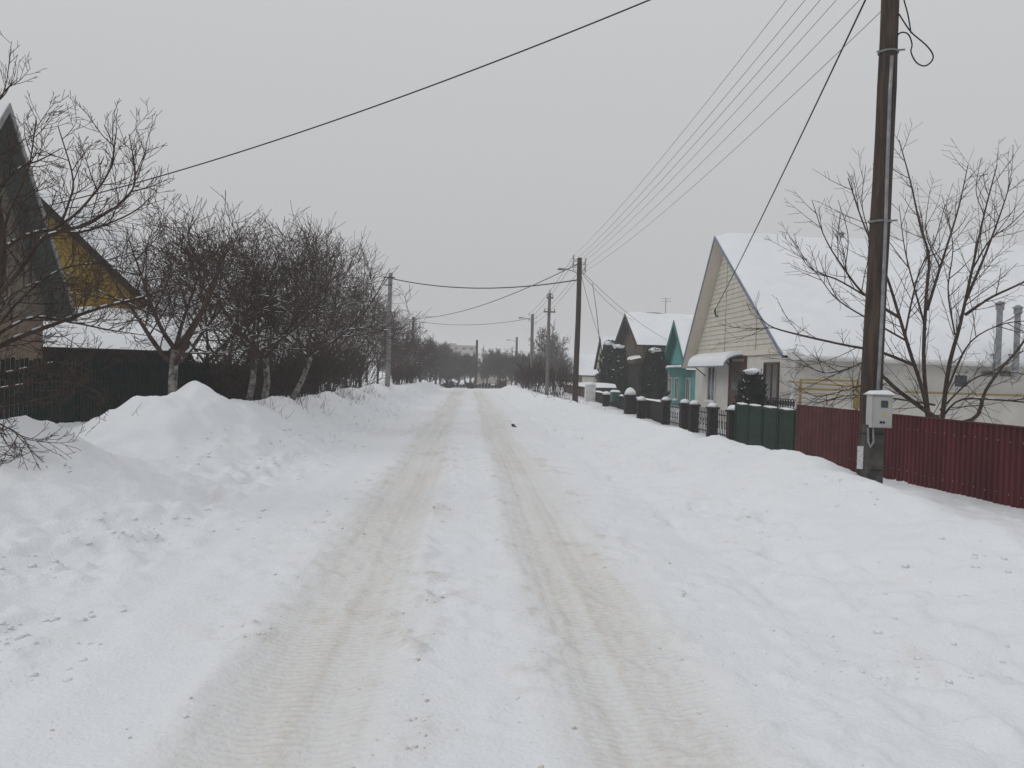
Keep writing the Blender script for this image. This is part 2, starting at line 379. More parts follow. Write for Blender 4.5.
def gable_house(name, label, W, u0, u1, zw, za, depth, wall_m, gable_m, trim_m, soffit_m, og=.45, oe=.4, boards=0, board_axis='h', snow_th=.16, seed=1, roof_m=None, ua=None, zbot=-.3, gz0=None, res=.35, board_mat2=None, barge_h=.2):
    ua = (u0 + u1) / 2 if ua is None else ua
    base = W(ua, 0, 0); root = thing(name, label, 'house', (base[0], base[1], 0))
    roof_m = roof_m or IRON
    m = MB()
    pl = [W(u0, 0, zbot), W(u1, 0, zbot), W(u1, 0, zw), W(ua, 0, za - .02), W(u0, 0, zw)]
    m.prism(pl, Vector(W(0, depth, 0)) - Vector(W(0, 0, 0)))
    obj('wall', m, wall_m, root)
    gz0 = zw if gz0 is None else gz0
    def ul(z): return u0 + (ua - u0) * (z - zw) / (za - zw) if z > zw else u0
    def ur(z): return u1 + (ua - u1) * (z - zw) / (za - zw) if z > zw else u1
    if boards:
        if board_axis == 'h':
            h = (za - gz0) / boards
            for k in range(boards):
                z0 = gz0 + k * h; z1 = z0 + h * .985
                m = MB(); s = .01
                A, B = ul(z0) + s, ur(z0) - s; Cc, D = ul(z1) + s, ur(z1) - s
                if D - Cc < .02: Cc = D = (Cc + D) / 2
                m.hexa([W(A, -.038, z0), W(B, -.038, z0), W(B, -.003, z0), W(A, -.003, z0), W(Cc, -.016, z1), W(D, -.016, z1), W(D, -.003, z1), W(Cc, -.003, z1)])
                obj('siding_board', m, gable_m, root)
        else:
            wdt = (u1 - u0) / boards
            for k in range(boards):
                a = u0 + k * wdt + .006; b = a + wdt - .012
                def top(u): return zw + (za - zw) * ((u - u0) / (ua - u0) if u < ua else (u1 - u) / (u1 - ua)) - .03
                m = MB(); v0 = -.03 - .012 * (k % 2)
                m.hexa([W(a, v0, gz0), W(b, v0, gz0), W(b, -.003, gz0), W(a, -.003, gz0), W(a, v0, max(gz0 + .01, top(a))), W(b, v0, max(gz0 + .01, top(b))), W(b, -.003, max(gz0 + .01, top(b))), W(a, -.003, max(gz0 + .01, top(a)))])
                obj('siding_board', m, gable_m, root)
    for s, ue in ((-1, u0), (1, u1)):
        sl = (za - zw) / abs(ua - ue); uo = ue + s * oe; zo = zw - sl * oe
        th = .07
        m = MB()
        def slab(v0, v1, zoff0, zoff1, ma):
            ma.hexa([W(uo, v0, zo + zoff0), W(ua, v0, za + zoff0), W(ua, v1, za + zoff0), W(uo, v1, zo + zoff0), W(uo, v0, zo + zoff1), W(ua, v0, za + zoff1), W(ua, v1, za + zoff1), W(uo, v1, zo + zoff1)])
        slab(-og, depth + og, .0, th, m)
        rf = obj('roof', m, roof_m, root)
        m = MB(); slab(-og, depth + og, -.025, -.003, m); obj('soffit', m, soffit_m, rf)
        m = MB(); slab(-og - .03, -og - .002, -barge_h + .05, th + .03, m); obj('bargeboard', m, trim_m, rf)
        lu = depth + 2 * og; lv = math.hypot(uo - ua, zo - za)
        V, F = snow_slab([W(uo, -og, zo + th), W(uo, depth + og, zo + th), W(ua, depth + og, za + th), W(ua, -og, za + th)], max(6, int(lu / res)), max(6, int(lv / res)), snow_th, seed * 3.3 + s)
        obj('roof_snow', (V, F), SNOW, rf, smooth=True)
    return root, dict(ul=ul, ur=ur)

# ---- right: cream house with siding gable
CREAM = mat('cream_siding', (0.58, 0.555, 0.475), (0.52, 0.495, 0.425), 3, 0.6)
STUCCO = mat('pale_stucco', (0.60, 0.585, 0.545), (0.52, 0.505, 0.47), 2.5, 0.9, bump=0.2)
BEIGE = mat('beige_soffit', (0.66, 0.61, 0.53), (0.62, 0.57, 0.49), 3, 0.6)
BLUEGREY = mat('blue_grey_trim', (0.20, 0.235, 0.29), (0.16, 0.19, 0.24), 4, 0.5)
GASY = mat('yellow_gas_paint', (0.36, 0.27, 0.10), (0.28, 0.20, 0.09), 9, 0.5)
DOORB = mat('brown_door', (0.105, 0.06, 0.042), (0.07, 0.04, 0.03), 6, 0.5)
DKGREEN = mat('dark_green_paint', (0.016, 0.040, 0.027), (0.010, 0.026, 0.018), 5, 0.55)

XB = 8.0
pn = at_x(783, 348, XB); pf = at_x(682, 369, XB); pa = at_x(715, 239, XB)
HW = 0.42
def WR(X0): return lambda u, v, z: (X0 + v, u, z)
W1 = WR(XB + HW)
oe = .38
sl = (pa.z - (pn.z + pf.z) / 2) / (pa.y - pn.y)
u0, u1 = pn.y + oe, pf.y - oe; zw1 = (pn.z + pf.z) / 2 + sl * oe
UA = pa.y
house, hh = gable_house('siding_gable_house', 'pale house with cream siding gable and broad snowy roof behind red fence', W1, u0, u1, zw1, pa.z, 15.0, STUCCO, CREAM, BLUEGREY, BEIGE, og=HW, oe=oe, boards=24, snow_th=.16, seed=2, ua=pa.y, gz0=zw1 + .05, barge_h=.06)
Z1 = zw1
# door, canopy, windows on street wall; W1 v<0 is towards the street
def wbox(m, W, a, b, v0, v1, z0, z1):
    m.hexa([W(a, v0, z0), W(b, v0, z0), W(b, v1, z0), W(a, v1, z0), W(a, v0, z1), W(b, v0, z1), W(b, v1, z1), W(a, v1, z1)])
XW = XB + HW
def uy(px): return at_x(px, 390, XW).y
yd0, yd1 = uy(745), uy(731)
m = MB(); wbox(m, W1, yd0, yd1, -.05, .0, .25, 2.12); door = obj('door', m, DOORB, house)
m = MB(); wbox(m, W1, yd0 + .25, yd1 - .25, -.056, -.052, 1.25, 1.75); obj('door_pane', m, GLASS, door)
m = MB(); wbox(m, W1, yd0 - .1, yd0 - .002, -.07, 0, .25, 2.22); wbox(m, W1, yd1 + .002, yd1 + .1, -.07, 0, .25, 2.22); wbox(m, W1, yd0 - .1, yd1 + .1, -.07, 0, 2.222, 2.32); obj('door_frame', m, DOORB, house)
window_part(house, W1, (uy(777) + uy(766)) / 2, 1.45, 1.0, 1.15, DOORB)
window_part(house, W1, (uy(716) + uy(708)) / 2, 1.45, .8, 1.2, WHITEP)
ca0, ca1 = uy(744), uy(705)
m = MB(); top = MB(); N = 9
for i in range(N):
    def cv(k):
        t = k / N; a = t * math.pi / 2
        return -.05 - .62 * math.sin(a * .98), Z1 - .10 - .36 * (1 - math.cos(a))
    (v0, z0), (v1, z1) = cv(i), cv(i + 1)
    m.hexa([W1(ca0, v0, z0), W1(ca1, v0, z0), W1(ca1, v1, z1), W1(ca0, v1, z1), W1(ca0, v0, z0 + .04), W1(ca1, v0, z0 + .04), W1(ca1, v1, z1 + .04), W1(ca0, v1, z1 + .04)])
    s0, s1 = .12 * math.sqrt(max(.05, 1 - (i / N) ** 4)), .12 * math.sqrt(max(.03, 1 - ((i + 1) / N) ** 4))
    top.hexa([W1(ca0 + .02, v0, z0 + .044), W1(ca1 - .02, v0, z0 + .044), W1(ca1 - .02, v1, z1 + .044), W1(ca0 + .02, v1, z1 + .044), W1(ca0 + .06, v0, z0 + .04 + s0), W1(ca1 - .06, v0, z0 + .04 + s0), W1(ca1 - .06, v1, z1 + .04 + s1), W1(ca0 + .06, v1, z1 + .04 + s1)])
can = obj('door_canopy', m, BLUEGREY, house); obj('canopy_snow', top, SNOW, can)
for yy in (ca0 + .08, ca1 - .08):
    m = MB(); m.bar(W1(yy, -.02, Z1 - .75), W1(yy, -.55, Z1 - .32), .03, .03); obj('canopy_bracket', m, IRON, house)
# gable board seams (vertical cover strips)
for px in (724, 755):
    yy = uy(px); ztop = Z1 + (pa.z - Z1) * ((yy - u0) / (UA - u0) if yy < UA else (u1 - yy) / (u1 - UA)) - .1
    m = MB(); wbox(m, W1, yy - .025, yy + .025, -.052, -.04, Z1 + .06, ztop); obj('cover_strip', m, CREAM, house)
m = MB(); wbox(m, W1, u0 - .02, u1 + .02, -.07, -.0, Z1 - .10, Z1 + .045); obj('belt_trim', m, BEIGE, house)
m = MB(); ins = at_x(716, 313, XW - .1); m.tube([ins + Vector((.13, 0, -.1)), ins + Vector((0, 0, -.1)), ins + Vector((-.04, 0, .05)), ins + Vector((-.0, .1, .12))], .03, 6); obj('cable_bracket', m, IRON, house)
# south wall details (plane y = u0)
WS = lambda u, v, z: (u, u0 + v, z)
sw = at_y(960, 381, u0)
window_part(house, WS, sw.x, sw.z, .34, .3, WHITEP, mullion=False, sill=False)
b0 = at_y(925, 381, u0); b1 = at_y(1000, 381, u0)
for px, ytop in ((1000, 306), (1018, 310)):
    p = at_y(px, ytop, u0 - .55); m = MB()
    zb = at_y(px, 374, u0 - .55).z; m.tube([(p.x, u0 + .02, zb), (p.x, p.y + .12, zb), (p.x, p.y + .03, zb + .03), (p.x, p.y, zb + .12), (p.x, p.y, p.z)], .075, 10)
    fl = obj('flue_pipe', m, GALV, house)
    m = MB(); m.tube([(p.x, p.y, p.z + .05), (p.x, p.y, p.z + .13)], [.15, .03], 10); m.tube([(p.x, p.y, p.z - .1), (p.x, p.y, p.z + .06)], .10, 10); obj('flue_cap', m, GALV, fl)
    m = MB(); m.bar((p.x, p.y + .06, zb + .5), (p.x, u0 + .01, zb + .5), .04, .04); obj('flue_bracket', m, GALV, fl)
m = MB(); gp = [at_y(px, py, u0 - .14) for px, py in ((803, 385), (850, 390), (930, 394), (1040, 399))]
gzv = sum(p.z for p in gp) / 4
m.tube([(u, u0 - .14, gzv) for u in (XW + .1, 10.5, 12, 14, 17, 20)], .028, 8)
for u in (9, 11, 13.1, 15.2, 17.3): m.bar((u, u0 + .01, gzv - .01), (u, u0 - .14, gzv - .01), .03, .03)
obj('gas_pipe', m, GASY, house)
sy = u0 - oe; zo = Z1 - sl * oe
m = MB(); m.tube([(XW - .1, sy - .04, zo + .02), (XW + 8, sy - .04, zo - .0), (XW + 14, sy - .04, zo - .02)], .065, 8); gut = obj('gutter', m, WHITEP, house)
m = MB(); cx = XW - .16
m.tube([(cx, sy - .02, zo + .14), (cx, sy - .02, zo - .02), (cx + .02, sy + .0, zo - .18)], [.15, .13, .06], 10)
m.tube([(cx + .02, sy, zo - .16), (cx + .12, sy + .25, zo - .5), (cx + .14, u0 - .09, zo - .75), (cx + .14, u0 - .09, .2)], .055, 8)
dp = obj('downpipe', m, WHITEP, house)
m = MB(); m.blob((cx, sy - .02, zo + .18), .16, .16, .12, 3); obj('funnel_snow', m, SNOW, dp, smooth=True)
p = at_y(842, 236, UA)
m = MB(); m.tube([(p.x, UA, pa.z - .1), (p.x, UA, pa.z + .32)], .06, 8); m.tube([(p.x, UA, pa.z + .34), (p.x, UA, pa.z + .42)], [.12, .03], 8); obj('roof_vent', m, GALV, house)

# ---- turquoise house
TEAL = mat('turquoise_paint', (0.125, 0.36, 0.34), (0.09, 0.28, 0.265), 3, 0.7)
TEALD = mat('dark_turquoise_paint', (0.055, 0.20, 0.165), (0.045, 0.16, 0.135), 4, 0.7)
XT = 10.0
pa2 = at_x(674, 322, XT); pf2 = at_x(660, 371, XT)
hwid = pf2.y - pa2.y - .1
W2 = WR(XT + .4)
slp = (pa2.z - pf2.z) / (pf2.y - pa2.y)
t_house, _ = gable_house('turquoise_house', 'turquoise wooden house half hidden behind the cream gable house', W2, pa2.y - hwid + .3, pa2.y + hwid - .3, pf2.z + slp * .35, pa2.z, 7.0, TEAL, TEAL, TEALD, TEALD, og=.4, oe=.35, boards=22, board_axis='v', seed=5, gz0=pf2.z + slp * .35 + .05, barge_h=.24)
yl, yr = pa2.y - hwid + .3, pa2.y + hwid - .3
zt = pf2.z + slp * .35
m = MB(); wbox(m, W2, yl - .1, yr + .25, -.55, 0, zt - .22, zt - .15); pent = obj('pent_roof', m, TEALD, t_house)
m = MB(); m.hexa([W2(yl - .1, -.54, zt - .146), W2(yr + .24, -.54, zt - .146), W2(yr + .24, -.01, zt - .146), W2(yl - .1, -.01, zt - .146), W2(yl, -.46, zt - .05), W2(yr + .15, -.46, zt - .05), W2(yr + .15, -.05, zt - .02), W2(yl, -.05, zt - .02)]); obj('pent_snow', m, SNOW, pent)
for dy in (-1.6, .55, 1.9):
    window_part(t_house, W2, pa2.y + dy, 1.05, .6, 1.0, WHITEP)
for yy in (yr - .02,):
    m = MB(); wbox(m, W2, yy - .1, yy + .06, -.05, 0, 0, zt - .23); obj('corner_board', m, WHITEP, t_house)

# ---- brown timber house
BRN = mat('brown_boards', (0.135, 0.10, 0.066), (0.075, 0.055, 0.038), 5, 0.85, stretch=(1, 1, .3))
BRND = mat('dark_brown_boards', (0.042, 0.031, 0.026), (0.028, 0.021, 0.018), 5, 0.85)
XN = 10.2
pa3 = at_x(625, 315, XN); pr3 = at_x(637, 345.5, XN)
hw3 = pa3.y - pr3.y
W3 = WR(XN + .6)
slp = (pa3.z - pr3.z) / hw3; oe3 = .4
b_house, _ = gable_house('brown_timber_house', 'dark brown timber house with steep snowy roof between two evergreens', W3, pa3.y - hw3 + oe3, pa3.y + hw3 - oe3, pr3.z + slp * oe3, pa3.z, 9.0, BRN, BRN, BRND, BRND, og=.6, oe=oe3, boards=26, board_axis='v', seed=8, gz0=.2, barge_h=.26)
window_part(b_house, W3, pa3.y - 1.2, 3.4, .7, 1.0, BRND)
window_part(b_house, W3, pa3.y + .9, 1.5, .9, 1.2, BRND)
WSb = lambda u, v, z: (u, pa3.y - hw3 + oe3 + v, z)
for k in range(12):
    m = MB(); wbox(m, WSb, XN + .9 + k * .7, XN + 1.5 + k * .7, -.03, -.003, 1.9, pr3.z + slp * oe3 - .35); obj('wall_board', m, BRN if k % 2 else BRND, b_house)
m = MB(); wbox(m, W3, pa3.y - hw3 - .3, pa3.y - .5, -1.9, -.35, 2.3, 2.38); por = obj('porch_roof', m, BRND, b_house)
V, F = snow_slab([W3(pa3.y - hw3 - .3, -1.9, 2.39), W3(pa3.y - .5, -1.9, 2.39), W3(pa3.y - .5, -.35, 2.75), W3(pa3.y - hw3 - .3, -.35, 2.75)], 8, 6, .16, 4.4); obj('porch_snow', (V, F), SNOW, por, smooth=True)
m = MB(); wbox(m, W3, pa3.y - hw3 - .2, pa3.y - .6, -1.8, -.4, .1, 2.28); obj('porch_wall', m, BRND, b_house)
pant = at_y(666, 298, pa3.y)
m = MB(); m.tube([(pant.x, pa3.y, pa3.z - .1), (pant.x, pa3.y, pant.z)], .025, 6)
for dz in (0, .18): m.bar((pant.x - .35, pa3.y, pant.z - .05 - dz), (pant.x + .35, pa3.y, pant.z - .05 - dz), .02, .02)
obj('roof_antenna', m, GALV, b_house)

# ---- pale house beyond
PALE = mat('pale_render', (0.50, 0.47, 0.41), (0.42, 0.39, 0.34), 3, 0.85)
pa4 = at_x(597, 338, 10.0); pl4 = at_x(590, 374, 10.0); hw4 = min(4.0, pl4.y - pa4.y)
slp = (pa4.z - pl4.z) / hw4
p_house, _ = gable_house('pale_gable_house', 'pale narrow gabled house with dark verge just left of the brown house', WR(10.4), pa4.y - hw4 + .3, pa4.y + hw4 - .3, pl4.z + slp * .3, pa4.z, 8, PALE, PALE, BRND, BRND, og=.15, oe=.3, boards=0, seed=11, barge_h=.2)
window_part(p_house, WR(10.4), pa4.y + .2, 2.6, .8, .9, WHITEP)
window_part(p_house, WR(10.4), pa4.y + 1.4, 1.2, .8, 1.0, WHITEP)
m = MB(); wbox(m, WR(10.4), pa4.y - hw4 + .1, pa4.y + hw4 + .4, -1.1, -.45, 1.5, 1.58); pr = obj('porch_roof', m, BRND, p_house)
V, F = snow_slab([(9.3, pa4.y - hw4 + .1, 1.59), (9.3, pa4.y + hw4 + .4, 1.59), (9.95, pa4.y + hw4 + .4, 1.9), (9.95, pa4.y - hw4 + .1, 1.9)], 10, 5, .15, 2.2); obj('porch_snow', (V, F), SNOW, pr, smooth=True)
m = MB(); wbox(m, WR(10.4), pa4.y - hw4 + .2, pa4.y + hw4 + .3, -1.0, -.45, 0, 1.49); obj('porch_wall', m, PALE, p_house)
# ---- low snowy roof house further
RED = mat('brown_brick', (0.17, 0.095, 0.075), (0.12, 0.07, 0.055), 8, 0.9)
pf5 = at_x(564, 356, 10.5)
l_house, _ = gable_house('low_snow_roof_house', 'low distant house with broad snowy roof left of the tall street pole', WR(10.6), pf5.y - 4.2, pf5.y + 4.2, 1.7, pf5.z, 7.5, RED, RED, BRND, BRND, og=.2, oe=.35, seed=13)
window_part(l_house, WR(10.6), pf5.y - 1.6, 1.1, .8, .9, WHITEP)

# ---- left: green verge house with brick
GRNV = mat('grey_green_metal', (0.115, 0.135, 0.12), (0.09, 0.105, 0.095), 3, 0.6)
TANB = mat('tan_brick', (0.30, 0.225, 0.17), (0.22, 0.16, 0.12), 8, 0.9, bump=.3)
TANS = mat('grey_tan_siding', (0.26, 0.225, 0.18), (0.2, 0.175, 0.14), 4, 0.85)
VERGE = mat('pale_verge', (0.33, 0.33, 0.33), (0.2, 0.21, 0.2), 6, .6)
XL = -9.0
pa6 = at_x(9, 108, XL); pe6 = at_x(76, 320, XL)
hw6 = pe6.y - pa6.y
WL = lambda X0: (lambda u, v, z: (X0 - v, u, z))
slp = (pa6.z - pe6.z) / hw6; oe6 = .25
g_house, _ = gable_house('steep_green_house', 'tall steep gabled house with grey green verge and tan siding at left edge', WL(XL - .6), pa6.y - hw6 + oe6, pe6.y - oe6, pe6.z + slp * oe6, pa6.z, 8, TANB, TANS, VERGE, GRNV, og=.6, oe=oe6, boards=30, seed=17, barge_h=.12, gz0=2.4, snow_th=.1)
window_part(g_house, WL(XL - .6), pa6.y, 1.5, 1.0, 1.2, WHITEP)
m = MB(); p = at_x(9, 108, XL); 
# ---- left: ochre gable behind
OCH = mat('ochre_boards', (0.32, 0.215, 0.038), (0.22, 0.145, 0.025), 4, 0.8, stretch=(1, 1, .4))
YO = 24.0
pe7 = at_y(157, 313, YO); pa7 = at_y(37, 197, YO)
W7 = lambda u, v, z: (u, YO + .35 + v, z)
hw7 = pe7.x - pa7.x; slp = (pa7.z - pe7.z) / hw7
o_house, _ = gable_house('ochre_gable_house', 'house with ochre yellow gable behind the green fence and bare trees', W7, pa7.x - hw7 + .35, pe7.x - .35, pe7.z + slp * .35, pa7.z, 3.5, BRND, OCH, BRND, BRND, og=.35, oe=.35, boards=34, board_axis='v', seed=19, barge_h=.22, gz0=pe7.z - .1)
q0 = at_y(50, 344, YO - 2.3); q1 = at_y(168, 353, YO - 2.3); zt = pe7.z - .05
xa, xb_ = q0.x - 1.2, q1.x; zl = (q0.z + q1.z) / 2
m = MB(); m.hexa([(xa, YO - 2.3, zl - .08), (xb_, YO - 2.3, zl - .08), (xb_, YO + .33, zt - .08), (xa, YO + .33, zt - .08), (xa, YO - 2.3, zl), (xb_, YO - 2.3, zl), (xb_, YO + .33, zt), (xa, YO + .33, zt)])
lt = obj('lean_to_roof', m, BRND, o_house)
V, F = snow_slab([(xa, YO - 2.3, zl), (xb_, YO - 2.3, zl), (xb_, YO + .31, zt), (xa, YO + .31, zt)], 20, 10, .16, 6.1); obj('lean_to_snow', (V, F), SNOW, lt, smooth=True)
m = MB(); m.box(xa + .2, xb_ - .25, YO - 2.0, YO + .3, -.2, zl - .0); obj('lean_to_wall', m, BRND, o_house)
# dark shed behind fence, mid left
DKB = mat('dark_shed_boards', (0.045, 0.035, 0.03), (0.03, 0.024, 0.02), 5, .9)
sh = thing('garden_shed', 'long dark low shed behind green fence right of the ochre house', 'shed', (-8.6, 27, 0))
m = MB(); m.box(-11, -7.4, 25, 31, -.2, 1.4); obj('wall', m, DKB, sh)
m = MB(); m.hexa([(-11.2, 24.8, 1.6), (-7.2, 24.8, 1.41), (-7.2, 31.2, 1.41), (-11.2, 31.2, 1.6), (-11.2, 24.8, 1.67), (-7.2, 24.8, 1.48), (-7.2, 31.2, 1.48), (-11.2, 31.2, 1.67)]); rf = obj('roof', m, DKB, sh)

# ------------------------------------------------------------------ fences
FX = 6.6
def fy(px): return at_x(px, 400, FX).y
# red corrugated sheet fence
MAROON = mat('maroon_sheet', (0.106, 0.023, 0.026), (0.068, 0.017, 0.019), 2.6, .6, spec=.12, stretch=(1, 1.5, .35))
MAROON2 = mat('maroon_weathered', (0.100, 0.030, 0.030), (0.068, 0.021, 0.021), 3.5, .65)
ZT = 1.09
y_gate0 = fy(852); y_red1 = fy(797.5)
rf_ = thing('red_sheet_fence', 'dark red corrugated sheet metal fence behind the meter pole', 'fence', (FX, 11, 0))
def corr_panel(wd, h, name, mt, pitch=.115, dep=.028, x=0):
    m = MB(); pr = []
    n = int(round(wd / pitch))
    pt = wd / n
    for k in range(n):
        b = k * pt; pr += [(b, 0), (b + .36 * pt, 0), (b + .5 * pt, -dep), (b + .86 * pt, -dep)]
    pr.append((wd, 0))
    vs = [(o, u, 0) for u, o in pr] + [(o, u, h) for u, o in pr]; k = len(pr)
    m.add(vs, [(i, i + 1, k + i + 1, k + i) for i in range(k - 1)])
    vs = [(o + .006, u, 0) for u, o in pr] + [(o + .006, u, h) for u, o in pr]
    m.add(vs, [(i + 1, i, k + i, k + i + 1) for i in range(k - 1)])
    return piece(m, mt, name)
pme = corr_panel(1.10, ZT + .35, 'sheet_panel', MAROON)
y = y_gate0 - .02; k = 0
while y > 5.0:
    y -= 1.105; shared('sheet_panel', pme, rf_, (FX + .006 * (k % 2), y, -.35)); k += 1
yend = y
for yy in np.arange(y_gate0, yend, -2.21):
    m = MB(); m.box(FX + .05, FX + .11, yy - .04, yy + .02, -.5, ZT - .04); obj('post', m, MAROON2, rf_)
for zz in (.25, ZT - .2):
    m = MB(); m.box(FX + .014, FX + .046, yend, y_gate0, zz, zz + .04); obj('rail', m, MAROON2, rf_)
m = MB(); m.box(FX - .04, FX + .02, yend, y_gate0 - .002, ZT + .002, ZT + .02); cap = obj('cap_strip', m, MAROON2, rf_)
m = MB()
for yy in np.arange(yend + .05, y_gate0 - .05, .23):
    for zz in (.27, ZT - .18):
        m.blob((FX - .032, yy, zz + rng.uniform(-.012, .012)), .005, .009, .009, 1, 3, 6, .1)
tag(obj('screw_heads', m, GALV, rf_), kind='stuff')
# red gate section
rg = thing('red_metal_gate', 'weathered maroon metal gate between dark green gate and meter pole', 'gate', (FX, (y_gate0 + y_red1) / 2, 0))
gl = y_red1 - y_gate0; leaf = [(y_gate0 + .01, .62 * gl), (y_gate0 + .64 * gl, .34 * gl)]
for yy, ln in leaf:
    pm = corr_panel(ln, ZT + .27 - .0, 'gate_leaf', MAROON2, pitch=.16, dep=.015)
    lf = shared('gate_leaf', pm, rg, (FX - .02, yy, -.25))
    m = MB(); m.box(FX - .03, FX + .03, yy - .03, yy - .005, -.2, ZT + .02); m.box(FX - .03, FX + .03, yy + ln - .01, yy + ln + .015, -.2, ZT + .02); obj('gate_stile', m, MAROON2, lf).location = Vector((0, 0, 0))
    for c in lf.children:
        pass
# dark green gate
yg0, yg1 = fy(796), fy(736)
gg = thing('green_metal_gate', 'dark green double gate with iron scrolls between pillars and red gate', 'gate', (FX, (yg0 + yg1) / 2, 0))
GT = .98
nl = 4; lw = (yg1 - yg0) / nl
mpk = MB(); pw = .105; mpk.box(-.014, .014, 0, pw - .018, -.2, GT - .05); pkm = piece(mpk, DKGREEN, 'plank')
for i in range(nl):
    a = yg0 + i * lw + .02; b = a + lw - .04
    m = MB(); m.box(FX - .03, FX + .03, a, a + .05, -.25, GT); m.box(FX - .03, FX + .03, b - .05, b, -.25, GT); m.box(FX - .03, FX + .03, a + .051, b - .051, GT - .05, GT); m.box(FX - .03, FX + .03, a + .051, b - .051, .08, .13)
    lf = obj('gate_leaf', m, DKGREEN, gg)
    n = int((b - a - .1) / pw)
    for k in range(n): shared('plank', pkm, lf, (FX, a + .055 + k * pw, 0))
    m = MB(); m.blob((FX, (a + b) / 2, GT + .012), .045, (b - a) / 2, .03, 5 + i, 4, 10, .1); obj('top_snow', m, SNOW, lf, smooth=True)
m = MB()
for k in range(9):
    yy = yg0 + .12 + k * .14
    m.tube([(FX, yy + .05 * math.cos(a), GT + .13 + .06 * math.sin(a)) for a in np.linspace(-1.2, 4.2, 10)], .009, 5)
    m.tube([(FX, yy, GT), (FX, yy, GT + .22)], .008, 5)
m.tube([(FX, yg0 + .02, GT + .21), (FX, yg0 + 1.35, GT + .21)], .01, 5)
obj('scroll_ironwork', m, IRON, gg)

# iron railing with dark brick pillars
PIL = mat('dark_brick_pillar', (0.042, 0.034, 0.032), (0.024, 0.02, 0.02), 14, .85, bump=.6)
irf = thing('iron_pillar_fence', 'black iron railing on dark snow capped pillars in front of pale houses', 'fence', (FX, 24, 0))
pys = [fy(px) for px in (733.5, 713, 694.5, 685, 666)]
def pillar(parent, x, y, z1, hw=.125, cap_h=.13, big=1.0):
    m = MB(); z0 = -.2; nrow = 9
    for r_ in range(nrow):
        a = z0 + (z1 - z0) * r_ / nrow; b = z0 + (z1 - z0) * (r_ + 1) / nrow - .012
        e = .006 * (r_ % 2); m.box(x - hw + e, x + hw - e, y - hw + e, y + hw - e, a, b + .012)
    m.box(x - hw - .03, x + hw + .03, y - hw - .03, y + hw + .03, z1 + .001, z1 + .05)
    o = obj('pillar', m, PIL, parent)
    m = MB(); m.blob((x, y, z1 + .05), (hw + .03) * big, (hw + .03) * big, cap_h, int(y * 10), 6, 10, .06, base=0.0); obj('snow_cap', m, SNOW, o, smooth=True)
    return o
for yy in pys: pillar(irf, FX, yy, .76)
for a, b in zip(pys[:-1], pys[1:]):
    if b - a < 1.2: continue
    lo, hi = a + .13, b - .13
    m = MB(); m.box(FX - .015, FX + .015, lo, hi, .62, .65); m.box(FX - .015, FX + .015, lo, hi, .12, .15); rail = obj('railing_panel', m, IRON, irf)
    n = int((hi - lo) / .14)
    for k in range(n):
        yy = lo + (k + .5) * (hi - lo) / n
        m = MB(); m.tube([(FX, yy, .05), (FX, yy, .72 + .05 * math.sin(k * math.pi / n))], .011, 5)
        if k % 2 == 0: m.tube([(FX, yy + .07 + .055 * math.cos(t), .38 + .09 * math.sin(t)) for t in np.linspace(0, 6.28, 9)], .009, 4)
        obj('bar', m, IRON, rail)
# darker picket fence further with pillars
DKF = mat('dark_stained_fence', (0.040, 0.034, 0.032), (0.026, 0.022, 0.02), 5, .9)
df = thing('dark_board_fence', 'low dark board fence with snowy posts before brown timber house', 'fence', (FX, 36, 0))
y0d, y1d = fy(663), fy(595)
mb_ = MB(); mb_.box(-.012, .012, 0, .15, 0, .90); bme = piece(mb_, DKF, 'fence_board')
yy = y0d; k = 0
while yy < y1d:
    shared('fence_board', bme, df, (FX, yy, -.2 + .03 * math.sin(k * 1.7))); yy += .165; k += 1
for zz in (.15, .55):
    m = MB(); m.box(FX + .014, FX + .05, y0d, y1d, zz, zz + .05); obj('rail', m, DKF, df)
m = MB(); V, F = snow_slab([(FX - .06, y0d, .73), (FX - .06, y1d, .73), (FX + .06, y1d, .73), (FX + .06, y0d, .73)], 40, 4, .05, 9.9, edge=.05); obj('top_snow', (V, F), SNOW, df, smooth=True)
for px, big in ((637, 1.5), (649, 1.0), (612, 1.0)):
    yy = fy(px); pillar(df, FX - .28, yy, .66 if big < 1.2 else .80, hw=.14 if big < 1.2 else .2, cap_h=.16 if big < 1.2 else .30, big=1.0)
GRB = mat('teal_bin_plastic', (0.04, 0.10, 0.09), (0.03, 0.08, 0.07), 6, .5)
tb = thing('teal_letter_box', 'small faded teal letter box on dark fence before brown house', 'letter box', (FX - .12, fy(614) - 1.2, .6))
p = at_x(614, 402, FX - .2)
m = MB(); m.box(FX - .36, FX - .02, p.y - .45, p.y + .1, .45, .88); obj('box', m, GRB, tb)
m = MB(); m.hexa([(FX - .39, p.y - .48, .88), (FX - .0, p.y - .48, .88), (FX, p.y + .13, .88), (FX - .39, p.y + .13, .88), (FX - .3, p.y - .4, .97), (FX - .1, p.y - .4, .97), (FX - .1, p.y, .97), (FX - .3, p.y, .97)]); obj('snow_cap', m, SNOW, tb)
